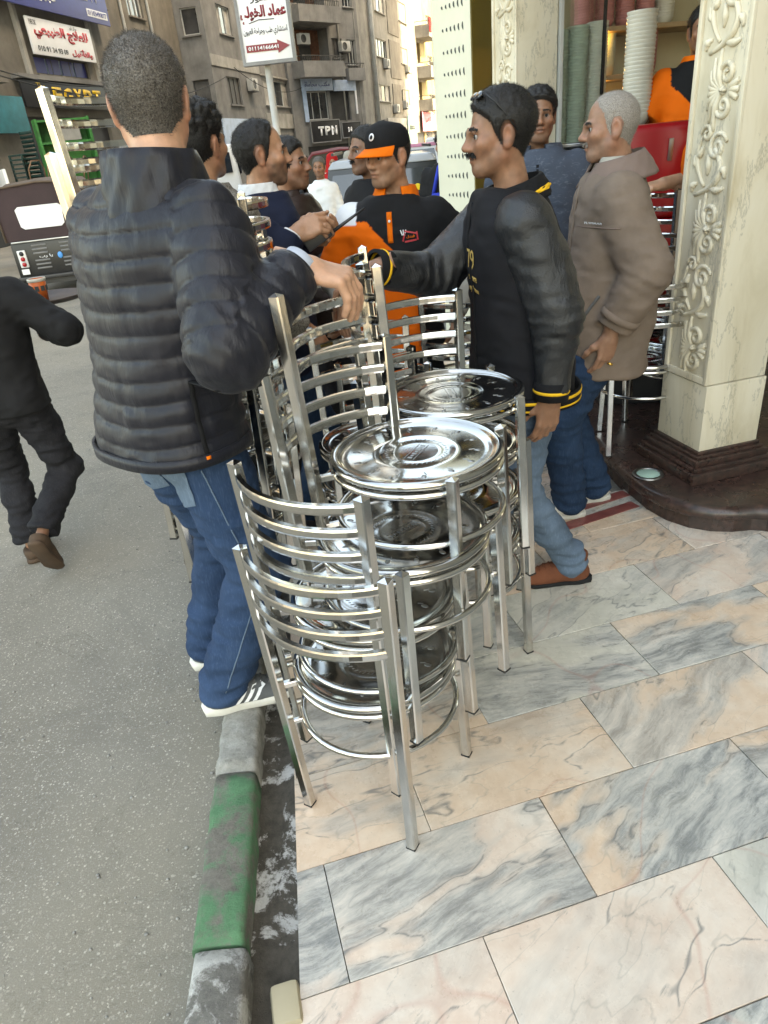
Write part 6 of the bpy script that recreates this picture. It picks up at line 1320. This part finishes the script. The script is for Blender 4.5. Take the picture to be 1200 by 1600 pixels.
# man in the black varsity jacket
p = Person('moustached man in black varsity jacket with gold lettering, light jeans and brown boots', (.52, 2.36, 0), 100, 1.715, feet=[(.30, 2.54, 0, 95), (.705, 2.285, 0, 88)], wr=(.06, 2.33, 1.25), wl=(.575, 2.13, .84), lean=(0, .045), hip=(0, -.01, -.012), twist=-6, head=(-8, -3, 0), polR=(.5, -.3, -1), polL=(-.5, -1, -.2), seed=7)
p.skin(short(skin=SK['brown'], top=.017, side=.004, fade=-.02, mess=.25, slen=.006, strands=7000, mous=1.15, beard=.3, scalp=.95, nose=1.05), {'R': ((-.95, .1, -.3), (-.2, 0, .95), 'relaxed'), 'L': ((-.1, .0, -1), (.3, -.95, 0), 'relaxed')})
VB = dict(inf=.030, zbot=.815, ztop=1.485, flare=.03, belly=.015)
p.top('jacket', 'black_wool', arms='', fold=.008, h=.0075, **VB); 
for kk in 'RL': p.top('sleeve', 'black_leather', inf=.030, body=False, arms=kk, sr=(.060, .054, .042), fold=.010, h=.0068, sleeve=.97)
p.hemband('black_rib', .825, .046, .05, flare=.03, belly=.015); p.hemband('yellow_rib', .838, .0475, .010, flare=.03, belly=.015); p.hemband('yellow_rib', .812, .0475, .006, flare=.03, belly=.015)
p.collar('black_rib', -.085, -.025, .125, .095, .012, .35, tilt=-.022); p.collar('yellow_rib', -.066, -.054, .1185, .1125, .010, .35, name='collar_stripe', tilt=-.022)
for kk in 'RL': p.band('black_rib', kk, .95, .057, .06, 'knit_cuff'); p.band('yellow_rib', kk, .955, .0585, .010, 'cuff_stripe')
for nm, tx, w_, h_, dx, dz in (('lettering', '79', .062, .062, 0, 0), ('lettering', 'me sure', .075, .018, 0, -.062), ('lettering', 'mysbrance', .085, .026, 0, -.10)):
    p.decal('jacket', text_mesh(tx, w_, h_, 'thread_gold', bold=.015 if tx != '79' else -.0, shear=.3 if tx != '79' else .12), (p.shc.x - .15 + dx, .35, 1.275 + dz), (.75, -1, 0), (0, 0, 1), nm, off=.004)
p.strip('jacket', [(p.shc.x - .012 + .03*(1 - i/14), .35, 1.44 - .6*i/14) for i in range(15)], (0, -1, 0), .02, 'black_rib', 'button_placket')
p.trousers('denim_light', r=(.100, .072, .060), fold=.009, h=.0078, cut=.035); p.shoes('boot')
# sunglasses pushed back on his head
sg = thing('sunglasses', 'dark sunglasses pushed up on the head of the man in the varsity jacket', 'sunglasses', p.root.matrix_basis.to_translation())
def hw(x, y, z): q = p.headc - V(0, 0, .012) + p.hR @ V(x, y, z)*.95; return p.loc + Rz(p.th) @ (q*p.s) - sg.location
b = MB(); b.tube([hw(-.086, -.045, .0), hw(-.089, -.015, .045), hw(-.087, .02, .088), hw(-.07, .045, .113)], .0024, 6); b.build('temple_arm', 'black_paint', sg)
b = MB(); b.tube([hw(.086, -.045, .0), hw(.089, -.015, .045), hw(.087, .02, .088), hw(.07, .045, .113)], .0024, 6); b.build('temple_arm', 'black_paint', sg)
for sx in (-1, 1): MB().ball(hw(sx*.034, .058, .113), (.026, .006, .014), 12, 6, Rz(p.th) @ Rx(.75)).build('lens', 'car_glass', sg)

# old man in the taupe jacket
p = Person('old man with short white hair in taupe jacket and blue jeans', (.935, 2.875, 0), 86, 1.685, feet=[(1.00, 2.93, 0, 95), (.84, 2.80, 0, 88)], wl=(.945, 2.655, .875), wr=(.80, 3.1, .95), lean=(0, .0), hip=(0, -.055, 0), twist=-4, head=(-4, -3, 0), polL=(-.6, -1, -.3), seed=8)
p.skin(short(skin=(.27, .14, .088), hair='hair_white', top=.003, side=.002, slen=.004, strands=5000, front=.01, recede=.02, bald=.6, scalp=.4, scalpcol=(.28, .22, .18), brow='hair_dark', mous=.95, moushair='hair_white', beard=.28, beardcol=(.2, .19, .18), fat=1.08, jaw=1.05, nose=1.15, neck=1.1), {'L': ((-.12, .05, -1), (.3, -.95, 0), 'relaxed')})
p.top('jacket', 'taupe_cloth', inf=.032, zbot=.70, ztop=1.49, sr=(.064, .062, .054), fold=.009, h=.0075, flare=.05, belly=.05, sleeve=.93)
p.collar('taupe_collar', -.075, .012, .155, .098, .010, .32, tilt=-.02); p.collar('shirt_grey', -.05, .012, .10, .082, .01, .4, name='shirt_collar')
p.strip('jacket', [(-.02, .5, 1.44 - .72*i/16) for i in range(17)], (0, -1, 0), .03, 'taupe_cloth', 'front_flap', th=.006); p.strip('jacket', [(-.5, .02 + .012*i, 1.05 - .018*i) for i in range(11)], (1, 0, 0), .012, 'lace', 'pocket_zip'); p.strip('jacket', [(-.5, .13, .86 - .006*i) for i in range(6)], (1, 0, 0), .01, 'plate_steel', 'zip_pull')
p.band('taupe_cloth', 'L', .74, .079, .028, 'cuff_tab'); p.strip('jacket', [(-.5, -.02 + .016*i, 1.305 + .0*i) for i in range(9)], (1, 0, 0), .004, 'taupe_collar', 'chest_seam')
p.decal('jacket', text_mesh('FLYMAAR', .045, .007, 'stripe_white'), (-.5, .055, 1.32), (1, 0, 0), (0, 0, 1), 'chest_lettering', off=.004)
p.trousers('denim_navy', r=(.110, .086, .078), h=.008, fold=.008, cut=.05); p.shoes('pale')
f = V(-.12, .05, -1); rg = p.wr['L']
MB().lathe([(.0102, -.003), (.0122, -.003), (.0122, .003), (.0102, .003), (.0102, -.003)], 18, rg + V(-.012, .0, -.125), Rx(.3)).build('finger_ring', 'gold', p.root)

# man in the printed hoodie
p = Person('man in blue grey printed hoodie standing by the shop glass', (.95, 3.86, 0), 165, 1.76, wr=(.72, 3.7, .95), head=(6, -2, 0), seed=9)
p.skin(short(skin=SK['brown'], top=.02, side=.007, h=.005, beard=.4)); p.top('hoodie', 'hoodie_print', inf=.032, zbot=.80, fold=.009, h=.0085); p.collar('hoodie_print', -.09, -.01, .14, .105, .03, .4, name='hood'); p.strip('hoodie', [(p.shc.x, .35, 1.43 - .5*i/12) for i in range(13)], (0, -1, 0), .012, 'black_rib', 'front_zip'); p.trousers('denim_light', h=.011); p.shoes('dark')

# far passers-by
p = Person('grey-haired man in a long white robe on the far road', (-.34, 9.1, -.1), 172, 1.62, seed=10, shw=.15); p.skin(short(skin=SK['brown'], hair='hair_brown_grey', beard=.5), None, True)
p.top('robe', 'white_cloth', inf=.012, zbot=.12, fold=.01, h=.013, rings=[(.10, .20, .17), (.5, .19, .15)] + RINGS); p.shoes('dark')
p = Person('young man in black with a blue shoulder bag, half hidden by the cream post', (.90, 7.15, -.1), 150, 1.74, seed=11); p.skin(short(skin=SK['brown'], top=.02), None, True); p.top('jacket', 'black_cloth', inf=.024, h=.012); p.trousers('denim_black', h=.014); p.shoes('dark')
bg = thing('shoulder_bag', 'bright blue shoulder bag with white lettering on the young man in black', 'bag', (.86, 6.96, 1.02), RAD(-20)); MB().box((0, 0, 0), (.26, .1, .26)).build('bag_body', 'bag_blue', bg, bev=.03); MB().tube([(-.12, .03, .12), (-.06, .03, .34), (.1, .06, .52)], .018, 6).build('strap', 'bag_blue', bg); text('lettering', 'adv', .16, .06, 'sign_white', bg, (.02, -.052, .0), (0, RAD(25), 0), bold=.03)
for (x, y, lab, mm, sd) in ((-.25, 12.4, 'passer-by in a red headscarf beyond the man in white', 'red_cloth', 12), (.02, 13.4, 'passer-by in a pale headscarf beside the red headscarf', 'shirt_grey', 13)):
    p = Person(lab, (x, y, -.1), 185, 1.6, seed=sd); p.skin(dict(skin=SK['tan'], scalp=0, beard=0), None, True); p.top('gown', mm, inf=.035, zbot=.12, h=.014, rings=[(.10, .20, .17), (.5, .19, .15)] + RINGS)
    MB().lathe([(.15, -.16), (.12, -.08), (.105, 0), (.1, .06), (.075, .12), (.03, .142), (.0, .145)], 20, p.headc + V(0, -.03, 0)).build('headscarf', mm, p.root); p.shoes('dark')
p = Person('bareheaded passer-by in dark clothes beyond the silver-roofed car', (1.0, 16.2, -.1), 10, 1.78, seed=14); p.skin(short(skin=SK['brown']), None, True); p.top('jacket', 'black_cloth', h=.014); p.trousers('denim_black', h=.014); p.shoes('dark')

# waiter walking away with a tray
p = Person('waiter in black walking away along the road carrying a round tray', (-1.64, 3.06, -.1), 8, 1.60, feet=[(-1.60, 2.83, .075, 5, 58), (-1.79, 3.12, -.1, 12)], wr=(-1.45, 3.26, .985), lean=(-.01, .05), polR=(1, -.6, -.6), seed=15)
p.skin(short(skin=SK['brown']), {'R': ((-.2, .9, .1), (0, .1, -1), 'flat')}); p.top('sweater', 'black_cloth', inf=.03, zbot=.86, fold=.009, h=.0085); p.trousers('denim_black', r=(.106, .080, .074), fold=.011, h=.009, cut=-.03); p.shoes('slipper')
tr = thing('serving_tray', 'round brown serving tray carried by the waiter', 'tray', (-1.46, 3.40, 1.10)); MB().lathe([(.0005, 0), (.155, 0), (.172, .016), (.176, .017), (.176, .013), (.158, -.004), (.0005, -.004)], 40).build('tray_dish', 'tray_brown', tr)
cp = thing('paper_cup', 'orange paper cup with dark print standing on the tray', 'cup', (-1.475, 3.38, 1.1015)); MB().lathe([(.0005, 0), (.029, 0), (.039, .095), (.0365, .095), (.027, .004), (.0005, .004)], 26).build('cup_wall', 'cup_orange', cp); MB().lathe([(.0385, .084), (.0405, .086), (.0405, .097), (.0385, .099), (.036, .097)], 26).build('cup_rim', 'ceramic', cp)
b = MB()
for k in range(9): a = 2*PI*k/9; b.box((.0358*math.cos(a), .0358*math.sin(a), .055), (.003, .017, .022), Rz(a) @ Ry(.1))
b.build('cup_print', 'dark_print', cp)

# shop staff
MB().prism([(1.75, 4.25), (2.6, 4.45), (2.5, 4.95), (1.68, 4.75)], .122, .36).build('raised_floor', 'dark_metal', shop)
def wk_col(v, onarm):
    x, y, z = cols(v); og, bk = A3((.72, .12, .006)), A3((.008, .008, .009)); k = (z - 1.22) - .95*(x + .02); return np.where(((k > 0) & (x < .16))[:, None], bk, og)
p = Person('shop worker in orange and black polo behind the bowl stack, hand on hip', (2.05, 4.60, .36), 165, 1.74, wr=(1.84, 4.42, 1.44), polR=(1, -.5, -.3), wl=(2.2, 4.5, 1.4), seed=16)
p.skin(short(skin=SK['brown'], h=.005), {'R': ((.4, -.2, -.6), (-.8, -.4, .2), 'relaxed')}); p.top('polo_shirt', 'polo', inf=.026, zbot=.8, sleeve=.42, sr=(.062, .062, .05), col=wk_col, h=.008); p.collar('orange_cloth', -.06, .0, .105, .085, .01, .4); p.trousers('black_cloth', h=.012); p.shoes('dark')
p = Person('shop worker in orange polo with black sleeve edge, mostly hidden by the carved column', (1.80, 3.66, .122), 98, 1.62, wl=(1.415, 3.36, 1.33), polL=(-.3, -.6, -1), seed=17, feet=[(1.85, 3.8, .122, 98), (1.84, 3.66, .122, 98)], lean=(0, .02))
p.skin(short(skin=SK['tan'], h=.006), {'L': ((-1, -.1, -.1), (0, -.2, 1), 'relaxed')}); p.top('polo_shirt', 'orange_cloth', inf=.03, zbot=.8, sleeve=.44, sr=(.068, .066, .05), h=.0085); p.band('black_rib', 'L', .69, .103, .03, 'sleeve_band', 0); p.collar('black_cloth', -.10, -.0, .15, .085, .02, .3, name='shoulder_yoke'); p.trousers('black_cloth', h=.012); p.shoes('dark')

# sagging cables along the street front
for a, b, sag, lab in (((-9.6, 20.5, 4.6), (-7.6, 31.0, 4.5), .45, 'black cable sagging along the wall between clinic sign and shop sign'), ((-9.5, 21.0, 4.35), (-5.6, 41.0, 5.2), .9, 'long black cable hanging from the shop house to the bay house'), ((-5.2, 41.5, 5.6), (-2.2, 53.5, 5.4), .7, 'thin black cable between the bay house and the balcony house')):
    A_, B_ = V(*a), V(*b); pts = [A_ + (B_ - A_)*t - V(0, 0, sag*4*t*(1 - t)) for t in [i/16 for i in range(17)]]
    tag(MB().tube(pts, .018, 5).build('power_cable', 'black_rubber'), lab, 'cable')
for o in bpy.data.objects:
    if o.name.startswith('lettering') and o.parent is not None: o['kind'] = 'stuff'
